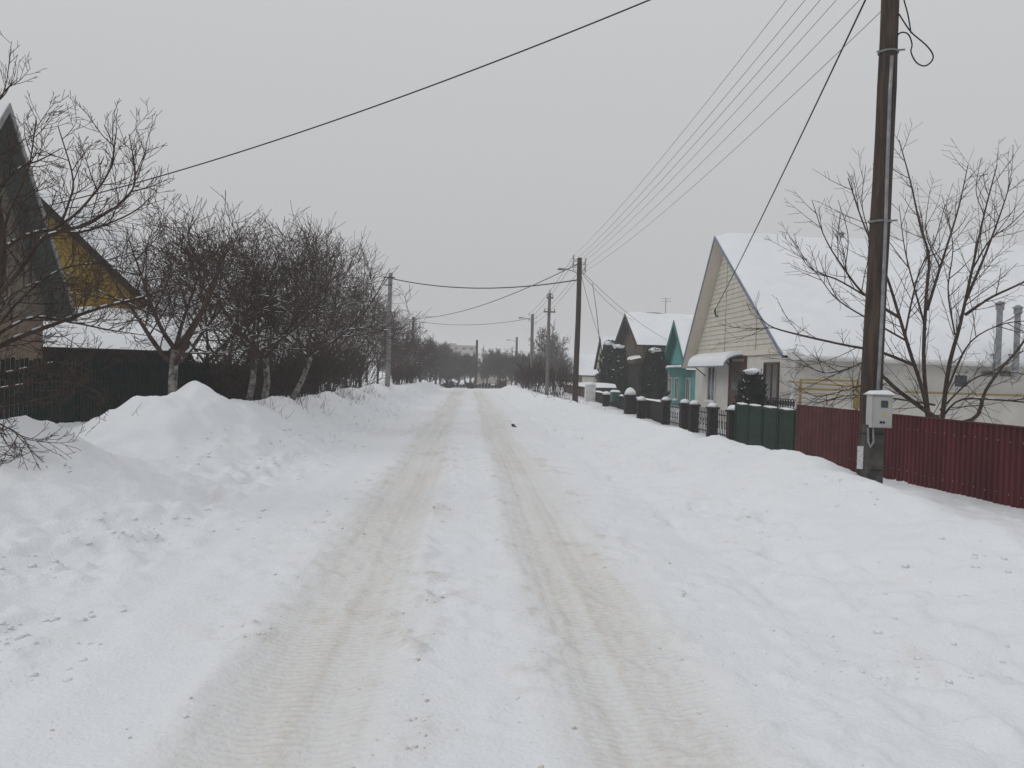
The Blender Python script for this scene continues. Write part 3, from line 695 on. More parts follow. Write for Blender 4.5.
# brown shed with snow top
bs = thing('brown_street_shed', 'long low brown shed with snow on its flat roof behind tall pole', 'shed', (FX + 1, 55, 0))
ys0, ys1 = at_x(592, 390, FX).y, at_x(562, 390, FX).y
m = MB(); m.box(FX + .1, FX + 1.2, ys0, ys1, -.2, .85); obj('wall', m, RED, bs)
nb = int((ys1 - ys0) / .8)
for k in range(nb):
    m = MB(); a = ys0 + k * .8; m.box(FX + .06, FX + .097, a + .05, a + .7, .1, .82); obj('panel', m, RED if k % 3 else BRND, bs)
m = MB(); m.box(FX - .1, FX + 1.3, ys0 - .15, ys1 + .15, .852, .92); rf = obj('roof', m, BRND, bs)
V, F = snow_slab([(FX - .1, ys0 - .15, .92), (FX - .1, ys1 + .15, .92), (FX + 1.3, ys1 + .15, .95), (FX + 1.3, ys0 - .15, .95)], 30, 8, .16, 7.7); obj('roof_snow', (V, F), SNOW, rf, smooth=True)
wp = thing('white_gate_post', 'white painted gate post with snow beside brown shed', 'post', (FX - .3, ys0 - 1, 0))
p = at_x(590, 395, FX - .3); m = MB(); m.box(FX - .55, FX - .05, p.y - .25, p.y + .25, -.2, 1.05); obj('post', m, WHITEP, wp)
m = MB(); m.blob((FX - .3, p.y, 1.05), .3, .3, .2, 4, 6, 10, .06, base=0.0); obj('snow_cap', m, SNOW, wp, smooth=True)

# left green picket fence
LX = -6.5
PICK = mat('green_picket_paint', (0.015, 0.026, 0.022), (0.008, 0.014, 0.012), 5, .7)
lf_ = thing('green_picket_fence', 'tall dark green picket fence behind snow heap on the left', 'fence', (LX, 16, 0))
ya, yb = 8.6, 36.0
mm = MB(); mm.hexa([(-.012, 0, 0), (.012, 0, 0), (.012, .085, 0), (-.012, .085, 0), (-.012, .01, 1.62), (.012, .01, 1.62), (.012, .075, 1.62), (-.012, .075, 1.62)]); pkme = piece(mm, PICK, 'picket')
yy = ya; k = 0
while yy < yb:
    shared('picket', pkme, lf_, (LX + .014 * 0, yy, -.08 + .02 * math.sin(k * 2.1))); yy += .122 if yy < 15 else .112; k += 1
for zz in (.45, 1.25):
    m = MB(); m.box(LX - .06, LX - .015, ya, yb, zz, zz + .07); obj('rail', m, PICK, lf_)
for q in np.arange(ya + .3, yb, 2.5):
    m = MB(); m.box(LX - .16, LX - .062, q, q + .09, -.2, 1.5); obj('post', m, PICK, lf_)

# ------------------------------------------------------------------ trees
def smooth_chain(pts, n):
    """Catmull-Rom resample of a list of points"""
    P = [Vector(p) for p in pts]
    if len(P) == 2: return [P[0].lerp(P[1], i / (n - 1)) for i in range(n)]
    P = [P[0] * 2 - P[1]] + P + [P[-1] * 2 - P[-2]]; out = []; m = len(P) - 3
    for i in range(n):
        t = i / (n - 1) * m; k = min(int(t), m - 1); f = t - k
        a, b, c, d = P[k:k + 4]
        out.append(((b * 2) + (c - a) * f + (a * 2 - b * 5 + c * 4 - d) * f * f + (b * 3 - a - c * 3 + d) * f * f * f) * .5)
    return out
class Tree:
    def __init__(s, seed): s.r = random.Random(seed); s.ch = []; s.par = {}; s.cur = None
    def chain(s, pts, rad): s.par[id(pts)] = s.cur; s.ch.append((pts, rad))
    def shoot(s, p, d, ln, r0, n, up, wig, r1=None):
        """a branch from p: returns points"""
        r = s.r; pts = [p.copy()]; d = d.normalized(); st = ln / (n - 1)
        for i in range(n - 1):
            d = (d + Vector((r.uniform(-wig, wig), r.uniform(-wig, wig), r.uniform(-wig, wig) + up))).normalized()
            pts.append(pts[-1] + d * st)
        r1 = r0 * .35 if r1 is None else r1
        s.chain(pts, [r0 + (r1 - r0) * i / (n - 1) for i in range(n)])
        return pts
    def grow(s, pts, rad, level, P):
        """spawn children along a chain"""
        if level >= len(P): return
        q = P[level]; r = s.r; n = len(pts); keep = s.cur
        L_ = sum((pts[i + 1] - pts[i]).length for i in range(n - 1))
        cnt = max(1, int(q['n'] * r.uniform(.75, 1.25) * (L_ if q.get('perm') else 1)))
        for k in range(cnt):
            t = q['t0'] + (1 - q['t0']) * ((k + r.random()) / cnt)
            f = t * (n - 1); i = min(int(f), n - 2); p = pts[i].lerp(pts[i + 1], f - i)
            d = (pts[i + 1] - pts[i]).normalized()
            ax = Vector((r.uniform(-1, 1), r.uniform(-1, 1), r.uniform(-1, 1))); a = d.cross(ax)
            if a.length < .05: continue
            a.normalize(); ang = R(q['ang'] * r.uniform(.7, 1.3))
            nd = d * math.cos(ang) + a * math.sin(ang); nd.z += q.get('lift', 0)
            ln = q['len'] * r.uniform(.55, 1.25) * (1 - .45 * t)
            rr = min(q['r'] * r.uniform(.8, 1.2), (rad[0] + (rad[-1] - rad[0]) * t) * .8)
            s.cur = id(pts); c = s.shoot(p, nd, ln, rr, q['k'], q['up'], q['wig'], max(.0022, rr * .35)); s.cur = keep
            s.grow(c, [rr, max(.0022, rr * .35)], level + 1, P)
    def mesh(s, minr=0.0):
        groups = {}
        for pts, rad in s.ch: groups.setdefault((len(pts), 6 if rad[0] > .03 else (4 if rad[0] > .009 else 3)), []).append((pts, rad))
        VV = []; FF = []; off = 0
        for (n, sd), lst in groups.items():
            P = np.array([[tuple(p) for p in c[0]] for c in lst]); Rr = np.maximum(np.array([c[1] if len(c[1]) == n else np.linspace(c[1][0], c[1][-1], n) for c in lst]), minr)
            T = np.empty_like(P); T[:, 1:-1] = P[:, 2:] - P[:, :-2]; T[:, 0] = P[:, 1] - P[:, 0]; T[:, -1] = P[:, -1] - P[:, -2]
            T /= np.linalg.norm(T, axis=2, keepdims=True) + 1e-9
            ref = np.where(np.abs(T[:, :1, 2:3]) < .8, np.array([[[0, 0, 1.]]]), np.array([[[1., 0, 0]]]))
            A = np.cross(T, np.broadcast_to(ref, T.shape)); A /= np.linalg.norm(A, axis=2, keepdims=True) + 1e-9
            B = np.cross(T, A)
            an = 2 * np.pi * np.arange(sd) / sd
            V = P[:, :, None] + Rr[:, :, None, None] * (A[:, :, None] * np.cos(an)[None, None, :, None] + B[:, :, None] * np.sin(an)[None, None, :, None])
            C = len(lst); VV.append(V.reshape(-1, 3))
            i = (np.arange(C * n * sd) + off).reshape(C, n, sd); j = np.roll(i, -1, 2)
            FF.append(np.stack([i[:, :-1], j[:, :-1], j[:, 1:], i[:, 1:]], -1).reshape(-1, 4)); off += C * n * sd
        return np.concatenate(VV), np.concatenate(FF)
    def snow(s, rmin=.008, frac=.7):
        t = Tree(1); r = s.r
        for pts, rad in s.ch:
            rad = rad if len(rad) == len(pts) else list(np.linspace(rad[0], rad[-1], len(pts)))
            i = 0; n = len(pts)
            while i < n - 1:
                d = pts[i + 1] - pts[i]
                if rad[i] > rmin and abs(d.z) < .72 * d.length and r.random() < frac:
                    a = pts[i] + d * r.uniform(0, .3); b = pts[i + 1] + d * r.uniform(-.2, .05)
                    R0 = max(.006, rad[i] * .75); up = Vector((0, 0, rad[i] * .62 + .002))
                    mid = (a + b) / 2
                    t.chain([a + up * .4, a.lerp(b, .2) + up, a.lerp(b, .75) + up, b + up * .3], [R0 * .3, R0, R0 * .9, R0 * .2])
                i += 1
        return t if t.ch else None
def raw_mesh(name, VF, m, O=(0, 0, 0), smooth=True):
    V, F = VF; V = V - np.array(O)
    me = bpy.data.meshes.new(name)
    me.vertices.add(len(V)); me.vertices.foreach_set('co', V.astype(np.float32).ravel())
    me.loops.add(F.size); me.loops.foreach_set('vertex_index', F.ravel().astype(np.int32))
    me.polygons.add(len(F)); me.polygons.foreach_set('loop_start', np.arange(0, F.size, 4, dtype=np.int32))
    me.update(calc_edges=True)
    if smooth: me.polygons.foreach_set('use_smooth', [True] * len(F))
    me.materials.append(m); return me
def link(name, me, parent, loc=(0, 0, 0)):
    o = bpy.data.objects.new(name, me); COL.objects.link(o); o.parent = parent; o.location = loc; return o

TREEGRP = 'bare fruit trees along the left fence'
def fruit_tree(label, base, h, seed, spread=1.0, dens=1.0, forks=None, trunk=.085, bark=BARK, minr=.004, lean=(0, 0), group=TREEGRP, name='bare_fruit_tree', white=True, split=.24, maxr=.56):
    """low forking fruit tree: trunk, limbs, upright shoots"""
    base = Vector(base); root = thing(name, label, 'tree', base, group)
    r = random.Random(seed)
    T = Tree(seed); hs = h * split
    top = Vector((lean[0] * hs, lean[1] * hs, hs))
    tp = [Vector((0, 0, -.6)), Vector((0, 0, 0)), top * .5 + Vector((r.uniform(-.06, .06), r.uniform(-.06, .06), 0)), top]
    tc_ = smooth_chain(tp, 7); T.chain(tc_, list(np.linspace(trunk * 1.15, trunk * .8, 7)))
    trunk_mesh = raw_mesh('trunk', T.mesh(), WHITEBARK if white else bark); link('trunk', trunk_mesh, root)
    T.ch = []
    nf = forks or r.randint(4, 6)
    P = [dict(n=7.5 * dens, t0=.12, ang=54, len=h * .44, r=.017, k=7, up=.04, wig=.13),
         dict(n=8.5 * dens, t0=.06, ang=50, len=h * .27, r=.0072, k=6, up=.05, wig=.12),
         dict(n=4.6 * dens, t0=.1, ang=42, len=h * .14, r=.0036, k=4, up=.04, wig=.12)]
    for i in range(nf):
        a = 2 * math.pi * (i + r.uniform(-.25, .25)) / nf
        d = Vector((math.cos(a) * spread, math.sin(a) * spread, r.uniform(.55, 1.35)))
        p = tc_[-1 - (i % 2)]
        rr = trunk * r.uniform(.45, .65); ln = (h - hs) * r.uniform(.68, .95)
        c = T.shoot(p, d, ln, rr, 8, .10, .13, .008); T.grow(c, [rr, .008], 0, P)
    # keep crown under the height seen
    ch = []; gone = set()
    for pts, rad in T.ch:
        if T.par.get(id(pts)) in gone: gone.add(id(pts)); continue
        e = pts[len(pts) // 2]; bl = pts[0]; q = math.hypot(e.x - lean[0] * hs, e.y - lean[1] * hs) / (maxr * h); zz = (e.z - h * .55) / (h * .47)
        lim = 1.0 + .9 * float(fbm(np.array(bl.x * 2.3 + seed * 3.7), np.array(bl.y * 2.3 + bl.z * 1.9 + seed), 2))
        if rad[0] > .02 or q * q + max(0, zz) ** 2 < lim * r.uniform(.9, 1.2): ch.append((pts, rad))
        else: gone.add(id(pts))
    T.ch = ch
    me = raw_mesh('branches', T.mesh(minr), bark); link('branches', me, root)
    s = T.snow(.0065, .65)
    if s: tag(link('branch_snow', raw_mesh('branch_snow', s.mesh(), SNOW), root), kind='stuff')
    return root

def base_at(px, X):
    p = at_x(px, 400, X); return (X, p.y, gz(X, p.y) - .03)
# individually placed trees of the left row: base px, X line, crown top px y, label
spec = [
    (174, -5.2, 192, 'bare fruit tree with whitish lower trunk rising behind the highest snow heap', dict(seed=21, spread=1.25, dens=1.0, trunk=.085, split=.30)),
    (248, -5.2, 206, 'bare tree with pale trunk right of the highest snow heap', dict(seed=22, spread=.95, dens=1.12, trunk=.08, lean=(.1, 0))),
    (264, -4.95, 206, 'dark trunked bare tree close beside the pale trunk', dict(seed=23, spread=.9, dens=1.12, trunk=.085)),
    (291, -4.7, 204, 'bare tree whose trunk leans to the right over the bank', dict(seed=24, spread=.9, dens=1.12, trunk=.075, lean=(.25, .7), maxr=.42)),
    (314, -5.1, 214, 'dense bare tree just right of the leaning trunk', dict(seed=25, spread=.9, dens=1.0, white=False, maxr=.36)),
    (328, -5.0, 230, 'bushy bare tree at the middle of the left row', dict(seed=26, spread=.9, dens=.95, white=False, maxr=.36)),
    (345, -5.4, 256, 'bare tree in the left row left of the grey pole', dict(seed=27, spread=.9, dens=.9, white=False, maxr=.36)),
    (360, -5.8, 280, 'lower bare tree next left of the grey street pole', dict(seed=28, spread=.9, dens=.9, white=False, maxr=.36)),
    (377, -6.0, 284, 'shrubby bare tree at the foot of the grey street pole', dict(seed=29, spread=1.0, dens=.85, white=False, bark=BARKRED)),
    (393, -5.4, 310, 'shrubby bare tree just right of the grey street pole', dict(seed=30, spread=1.1, dens=1.0, white=False, bark=BARKRED)),
    (407, -4.9, 324, 'low reddish bare shrub tree right of the grey pole', dict(seed=31, spread=1.1, dens=1.0, white=False, bark=BARKRED)),
    (419, -4.7, 335, 'low reddish bare shrub tree at the far end of left row', dict(seed=32, spread=1.1, dens=1.0, white=False, bark=BARKRED)),
]
for px, X, ty, lab, kw in spec:
    b = base_at(px, X); ztop = at_x(px, ty, X).z
    fruit_tree(lab, b, max(1.6, ztop - b[2]), minr=.0022 + .00014 * b[1], **kw)
# second line of trees behind the row (gardens)
for i, (px, X, ty, lab) in enumerate([
    (205, -7.6, 222, 'bare garden tree behind the green fence, nearest of its line'), (226, -7.2, 226, 'bare garden tree behind the fence, just left of the close trunks'), (262, -8.2, 238, 'bare garden tree behind the fence, second of its line'),
    (300, -8.0, 240, 'bare garden tree behind the fence, third of its line'), (338, -7.8, 272, 'bare garden tree behind the fence, fourth of its line'),
    (366, -7.5, 300, 'bare garden tree behind the fence, farthest of its line')]):
    p = at_x(px, 400, X); b = (X, p.y, .3)
    fruit_tree(lab, b, at_x(px, ty, X).z - .3, 60 + i, 1.0, .8, minr=.0022 + .00014 * p.y, white=False, group='bare trees in the left gardens')

# near left tree with limbs read off the photograph, standing left of the frame
def limb_tree(name, label, base, limbs, twig, bark, seed, Y0, trunk_r, snow_frac=.6, minr=.004):
    root = thing(name, label, 'tree', base)
    T = Tree(seed); O = Vector(base)
    for k, (pts, r0, r1, dys) in enumerate(limbs):
        W = []
        for i, (px, py) in enumerate(pts):
            t = i / (len(pts) - 1)
            W.append(at_y(px, py, Y0 + dys[0] + (dys[1] - dys[0]) * t) - O)
        n = max(8, len(pts) * 3); c = smooth_chain(W, n)
        rad = list(np.linspace(r0, r1, n)); T.chain(c, rad)
        T.grow(c, [r0, r1], 0, twig)
    main = [c for c in T.ch if c[1][0] >= trunk_r]; rest = [c for c in T.ch if c[1][0] < trunk_r]
    T.ch = main; link('trunk', raw_mesh('trunk', T.mesh(), bark), root)
    T.ch = rest; link('branches', raw_mesh('branches', T.mesh(minr), bark), root)
    T.ch = main + rest; s = T.snow(.009, snow_frac)
    if s: tag(link('branch_snow', raw_mesh('branch_snow', s.mesh(), SNOW), root), kind='stuff')
    return root
YT = 8.6
b0_ = at_y(-40, 440, YT)
TW = [dict(n=8.5, perm=True, t0=.12, ang=50, len=.66, r=.0072, k=7, up=.10, wig=.13), dict(n=6.5, t0=.15, ang=42, len=.30, r=.0042, k=5, up=.11, wig=.13), dict(n=2.5, t0=.2, ang=36, len=.12, r=.003, k=4, up=.08, wig=.12)]
limb_tree('bare_fruit_tree', 'near bare tree at left edge spreading snowy limbs before the steep house', (b0_.x, YT, gz(b0_.x, YT) - .05), [
    ([(-40, 520), (-38, 430), (-25, 360), (-6, 300), (2, 250), (-4, 190), (-12, 120)], .085, .02, (0, .1)),
    ([(-28, 372), (0, 346), (60, 322), (100, 308), (140, 298), (172, 287)], .034, .008, (0, .9)),
    ([(-6, 300), (20, 270), (45, 236), (78, 212), (109, 172), (115, 140)], .030, .006, (0, -.5)),
    ([(45, 236), (90, 222), (128, 196), (135, 172), (129, 134)], .020, .005, (-.3, .3)),
    ([(60, 226), (68, 205), (73, 178), (58, 126)], .016, .005, (-.3, .1)),
    ([(2, 250), (20, 238), (48, 230), (82, 232), (130, 214), (152, 196)], .022, .005, (0, .7)),
    ([(0, 262), (8, 215), (28, 170), (36, 120)], .018, .005, (0, -.4)),
    ([(-12, 120), (2, 95), (14, 82)], .015, .005, (.1, .0)),
    ([(-20, 345), (30, 318), (70, 322), (110, 330), (150, 336)], .018, .004, (0, 1.2)),
    ([(-34, 400), (0, 407), (35, 400), (70, 392)], .014, .004, (0, -.3)),
    ([(-36, 410), (0, 424), (22, 437), (33, 455)], .013, .004, (0, -.6)),
    ([(-30, 380), (10, 372), (60, 362), (95, 372)], .016, .004, (0, .5)),
    ([(-4, 190), (20, 168), (40, 160), (62, 148)], .014, .004, (.1, .3)),
    ([(-20, 350), (20, 300), (60, 270), (100, 262), (140, 250)], .018, .004, (0, .8)),
    ([(-10, 310), (30, 285), (62, 282), (92, 292)], .014, .004, (0, -.3)),
    ([(-32, 395), (20, 385), (70, 382), (110, 398)], .013, .004, (0, .3)),
], TW, BARK, 5, YT, .05, .6, .0026)

# right tree behind the red fence
YR = 13.4
b1_ = at_y(938, 425, YR)
TW2 = [dict(n=4.3, perm=True, t0=.06, ang=44, len=1.1, r=.0080, k=8, up=.055, wig=.07), dict(n=5.5, t0=.1, ang=42, len=.30, r=.0045, k=5, up=.045, wig=.08)]
limb_tree('bare_garden_tree', 'bare many stemmed tree behind red fence right of the meter pole', (b1_.x, YR, .15), [
    ([(938, 470), (937, 440), (936, 415)], .06, .052, (0, 0)),
    ([(932, 460), (925, 400), (910, 352), (898, 312), (888, 280), (880, 262), (862, 220), (848, 178)], .036, .008, (0, -.3)),
    ([(934, 460), (924, 370), (926, 300), (929, 258), (920, 225), (910, 180), (899, 140)], .036, .007, (0, .2)),
    ([(927, 310), (940, 268), (958, 210), (968, 165)], .030, .007, (.1, .5)),
    ([(938, 460), (948, 372), (960, 325), (972, 270), (984, 215), (997, 165)], .041, .008, (0, .3)),
    ([(966, 300), (985, 255), (1000, 215), (1012, 178)], .028, .007, (.2, .8)),
    ([(942, 425), (975, 418), (985, 392), (1000, 370), (1016, 352), (1040, 318)], .038, .015, (0, -.4)),
    ([(965, 315), (990, 298), (1024, 282), (1060, 262)], .028, .008, (.2, -.2)),
    ([(936, 418), (900, 392), (885, 378), (872, 366)], .040, .02, (0, -.4)),
    ([(916, 366), (880, 352), (845, 345), (800, 335), (770, 326), (757, 312)], .028, .006, (-.1, -1.0)),
    ([(900, 318), (866, 296), (845, 270), (825, 238), (812, 200)], .028, .006, (-.2, -.6)),
    ([(864, 295), (838, 280), (810, 268), (792, 240)], .017, .005, (-.3, -.9)),
    ([(905, 340), (870, 320), (838, 300), (820, 278), (806, 258)], .018, .005, (-.2, -1.1)),
    ([(880, 352), (850, 368), (820, 372), (792, 352)], .015, .005, (-.3, -1.2)),
    ([(905, 335), (912, 300), (920, 270), (935, 240), (945, 205)], .02, .005, (0, -.5)),
    ([(972, 270), (990, 240), (1010, 225), (1030, 205)], .018, .005, (.3, .2)),
    ([(940, 420), (960, 400), (1000, 400), (1050, 405)], .025, .01, (0, -.5)),
    ([(945, 395), (968, 345), (1000, 325), (1035, 320)], .022, .006, (0, -.7)),
    ([(926, 330), (915, 290), (905, 250), (899, 205)], .020, .005, (0, -.4)),
    ([(940, 268), (926, 232), (930, 190)], .014, .004, (.2, 0)),
    ([(955, 335), (948, 290), (953, 245), (942, 205)], .018, .005, (.1, .5)),
    ([(984, 215), (976, 190), (981, 158)], .012, .004, (.3, .5)),
    ([(935, 405), (890, 398), (850, 395), (812, 405)], .018, .005, (0, -.9)),
    ([(940, 410), (975, 378), (1012, 372), (1040, 380)], .018, .006, (0, .3)),
    ([(885, 378), (845, 390), (815, 396), (790, 380)], .014, .004, (-.3, -1.0)),
    ([(866, 296), (872, 250), (862, 205), (866, 165)], .014, .004, (-.3, -.4)),
    ([(845, 270), (848, 235), (838, 200)], .010, .004, (-.4, -.6)),
], TW2, BARK, 9, YR, .035, .25, .0030)

# red shrubs
def shrub(label, base, h, seed, n=70, bark=BARKRED, spread=.5, minr=.012, group='twiggy shrubs along the street', name='bare_shrub'):
    root = thing(name, label, 'shrub', base, group); T = Tree(seed); r = T.r
    P = [dict(n=5, t0=.25, ang=30, len=h * .45, r=.008, k=4, up=.08, wig=.14), dict(n=3, t0=.2, ang=30, len=h * .2, r=.006, k=3, up=.05, wig=.14)]
    for i in range(n):
        a = r.uniform(0, 6.28); d = Vector((math.cos(a) * spread * r.random(), math.sin(a) * spread * r.random(), 1))
        q = Vector((math.cos(a), math.sin(a), 0)) * r.uniform(0, h * .25); q.z = -.1
        c = T.shoot(q, d, h * r.uniform(.6, 1.0), .011, 5, .03, .10); T.grow(c, [.011, .005], 0, P)
    link('stems', raw_mesh('stems', T.mesh(minr), bark), root); return root
for i, (px, X, ty, lab, sp) in enumerate([
    (536, 4.4, 360, 'reddish bare shrub at the foot of the crossarm pole', .7), (556, 5.4, 364, 'reddish bare shrub between crossarm pole and lamp pole', .7),
    (449, -1.9, 380, 'low dark shrub before left half of the far end fence', .9), (470, .35, 382, 'low dark shrub before the middle of the far end fence', .9), (500, 2.6, 379, 'low dark shrub before right half of the far end fence', .9), (524, 4.3, 366, 'grey red bare shrub far down on right side', .7), (411, -4.3, 362, 'small red stemmed shrub on the left bank far down the street', .7),
    (399, -4.4, 364, 'small red stemmed shrub right beside the grey pole foot', .6), (232, -5.9, 345, 'undergrowth of thin shoots behind the two close trunks', .9), (274, -5.9, 335, 'undergrowth of thin shoots left of the leaning trunk', .9), (300, -5.5, 335, 'undergrowth of thin shoots beneath the leaning tree', .9), (328, -5.4, 338, 'undergrowth of thin shoots in the middle of the left row', .9), (352, -5.3, 345, 'undergrowth of thin shoots left of the grey pole', .9)]):
    p = at_x(px, 390, X) if not 440 < px < 510 else at_y(px, 390, 77.0); X = p.x; g = gz(X, p.y); shrub(lab, (X, p.y, g - .05), max(.8, at_y(px, ty, p.y).z - g), 80 + i, 42 if px > 390 else 75, spread=sp, minr=.004 + .00014 * p.y, bark=BARKRED if px > 390 else BARK)

# evergreens (thuja columns with snow)
THUJA = mat('thuja_foliage', (0.040, 0.047, 0.032), (0.018, 0.022, 0.016), 9, .9)
def thuja(label, base, h, rad, seed, n=2600, snow=16, leaf=.09):
    root = thing('snowy_thuja', label, 'evergreen', base, 'column evergreens by the houses'); r = random.Random(seed)
    m = MB(); m.tube([(0, 0, -.3), (0, 0, h * .9)], [.05, .015], 6)
    o = obj('trunk', ([Vector(v) + Vector(base) for v in m.v], m.f), BARK, root)
    def R_(t): return rad * (min(1, (t + .06) * 5) ** .6) * (1 - t) ** .27 * (1 + .06 * math.sin(t * 17 + seed))
    vs = []; fs = []
    for i in range(n):
        t = r.random() ** .9; a = r.uniform(0, 6.283); q = R_(t) * (r.random() ** .35) * (1.0 if r.random() < .8 else r.uniform(1.05, 1.3)) * (1 + .18 * math.sin(a * 5 + t * 9))
        c = Vector((math.cos(a) * q, math.sin(a) * q, t * h)); d = Vector((math.cos(a) * .6, math.sin(a) * .6, 1)).normalized()
        s = Vector((-math.sin(a), math.cos(a), 0)); s = (s + Vector((r.uniform(-.7, .7), r.uniform(-.7, .7), r.uniform(-.3, .3)))).normalized()
        l = leaf * r.uniform(.7, 1.6); wv = l * .45; k = len(vs)
        vs += [c - s * wv * .4 - d * l * .5, c + s * wv * .4 - d * l * .5, c + s * wv + d * l * .3, c + d * l, c - s * wv + d * l * .3]
        fs.append((k, k + 1, k + 2, k + 3, k + 4))
    obj('foliage', ([v + Vector(base) for v in vs], fs), THUJA, root)
    m = MB()
    for i in range(snow):
        t = r.uniform(.25, .97); a = r.uniform(0, 6.283); q = R_(t) * .85
        sz = rad * r.uniform(.06, .19); m.blob(Vector(base) + Vector((math.cos(a) * q, math.sin(a) * q, t * h)), sz, sz * r.uniform(.6, 1.2), sz * .4, i + seed, 5, 8, .45)
    m.blob(Vector(base) + Vector((-.1 * rad, -.25 * rad, h * .985)), rad * .5, rad * .46, rad * .24, seed, 7, 10, .42)
    m.blob(Vector(base) + Vector((rad * .35, -rad * .3, h * .88)), rad * .2, rad * .22, rad * .12, seed + 1, 5, 8, .2)
    tag(obj('clinging_snow', m, SNOW, root, smooth=True), kind='stuff')
    return root
p = at_x(752, 400, 7.5); thuja('small snow topped evergreen bush beside the brown house door', (7.5, p.y, .3), at_x(752, 371, 7.5).z - .3, .42, 1, 2600, 26, .07)
for px, ty, X, rd, lab, sd in ((608, 343, 8.6, .62, 'broad dark evergreen column at left corner of brown house', 2), (617, 346, 8.4, .60, 'dark evergreen column with heavy snow on its top by brown house', 3), (653, 350, 8.8, .62, 'broad dark evergreen between brown house and turquoise house', 4), (579, 386, 8.0, .5, 'tiny dark evergreen beside the tall street pole', 5)):
    p = at_x(px, 400, X); thuja(lab, (X, p.y, .1), at_x(px, ty, X).z - .1, rd, sd, 3200, 20, .15)

# ------------------------------------------------------------------ utility poles and lines
def pole(label, base, ztop, r0, r1, m_, lean=(0, 0), n=12, name='utility_pole', group=None):
    b = Vector(base); root = thing(name, label, 'pole', b, group); m = MB()
    N = 14; pts = []; rr = []
    z0 = b.z - .5
    for i in range(N):
        t = i / (N - 1); z = z0 + (ztop - z0) * t
        pts.append((b.x + lean[0] * t + .012 * math.sin(t * 7 + b.y), b.y + lean[1] * t, z)); rr.append(r0 + (r1 - r0) * t + .003 * math.sin(i * 2.3))
    m.tube(pts, rr, n); o = obj('shaft', m, m_, root, smooth=True)
    m = MB(); tp = Vector(pts[-1]); m.blob(tp + Vector((0, 0, .005)), r1 * .9, r1 * .9, .05, 2, 4, 8, .1, base=0.0); obj('snow_cap', m, SNOW, root, smooth=True)
    return root, tp
def hook(root, p, side, m=None):
    """hook with porcelain insulator; returns the wire point"""
    p = Vector(p); s = Vector(side); m = MB()
    m.tube([p, p + s * .12, p + s * .17 + Vector((0, 0, .03)), p + s * .17 + Vector((0, 0, .09))], .011, 5)
    o = obj('insulator_hook', m, IRON, root)
    q = p + s * .17 + Vector((0, 0, .09)); m = MB(); m.tube([q, q + Vector((0, 0, .03)), q + Vector((0, 0, .05)), q + Vector((0, 0, .10)), q + Vector((0, 0, .12))], [.035, .045, .03, .04, .02], 8); obj('insulator', m, PORC, o)
    return q + Vector((0, 0, .05)) + s * .03
def lamp(root, p, d, ln=.55):
    p = Vector(p); d = Vector(d); m = MB()
    m.tube([p, p + d * ln * .5 + Vector((0, 0, .1)), p + d * ln + Vector((0, 0, .14))], .02, 6); a = obj('lamp_arm', m, GALV, root)
    q = p + d * ln + Vector((0, 0, .14)); m = MB()
    m.tube([q - d * .05, q + d * .05, q + d * .3, q + d * .36], [.02, .05, .055, .02], 8); obj('lamp_head', m, GALV, a)

PX1 = at_y(868, 478, 9.5); P1b = (PX1.x, 9.5, gz(PX1.x, 9.5))
pole1, t1 = pole('nearest dark wooden utility pole with meter box and conduit on the right', P1b, 7.35, .128, .095, WOODPOLE, lean=(.06, 0), n=16)
P2p = at_x(575, 408, 4.55); P2b = (4.55, P2p.y, gz(4.55, P2p.y)); zt2 = at_y(579, 258, P2p.y).z
pole2, t2 = pole('wooden street pole with lamp arm standing before the snowy houses on right', P2b, zt2, .13, .10, WOODPOLE)
P3x = 4.75; P3y = at_x(546.5, 399, P3x).y; pole3, t3 = pole('grey pole with short crossarms left of the lamp pole', (P3x, P3y, gz(P3x, P3y)), at_y(549, 293, P3y).z, .12, .09, GREYPOLE)
P4y = at_x(531, 370, 4.6).y; pole4, t4 = pole('distant pole with lamp arm left of the crossarm pole', (4.6, P4y, .3), at_y(532, 314, P4y).z, .13, .11, GREYPOLE)
P5 = at_y(517, 337, 92); pole5, t5 = pole('far small pole with lamp showing above the right hand trees', (P5.x, 92, 0), P5.z, .14, .12, GREYPOLE)
P6 = at_y(477, 340, 84); pole6, t6 = pole('thin dark pole at the far end of the street', (P6.x, 84, 0), P6.z, .13, .11, WOODPOLE)
Lp1 = at_x(387, 395, -4.3); poleL1, tl1 = pole('grey street pole rising from the bare trees on the left', (-4.3, Lp1.y, gz(-4.3, Lp1.y)), at_y(391, 273, Lp1.y).z, .14, .11, CONC)
Lp2 = at_x(411.5, 380, -4.4); poleL2, tl2 = pole('far thin pole above the left trees', (-4.4, Lp2.y, .4), at_y(411.5, 317, Lp2.y).z, .12, .10, GREYPOLE)

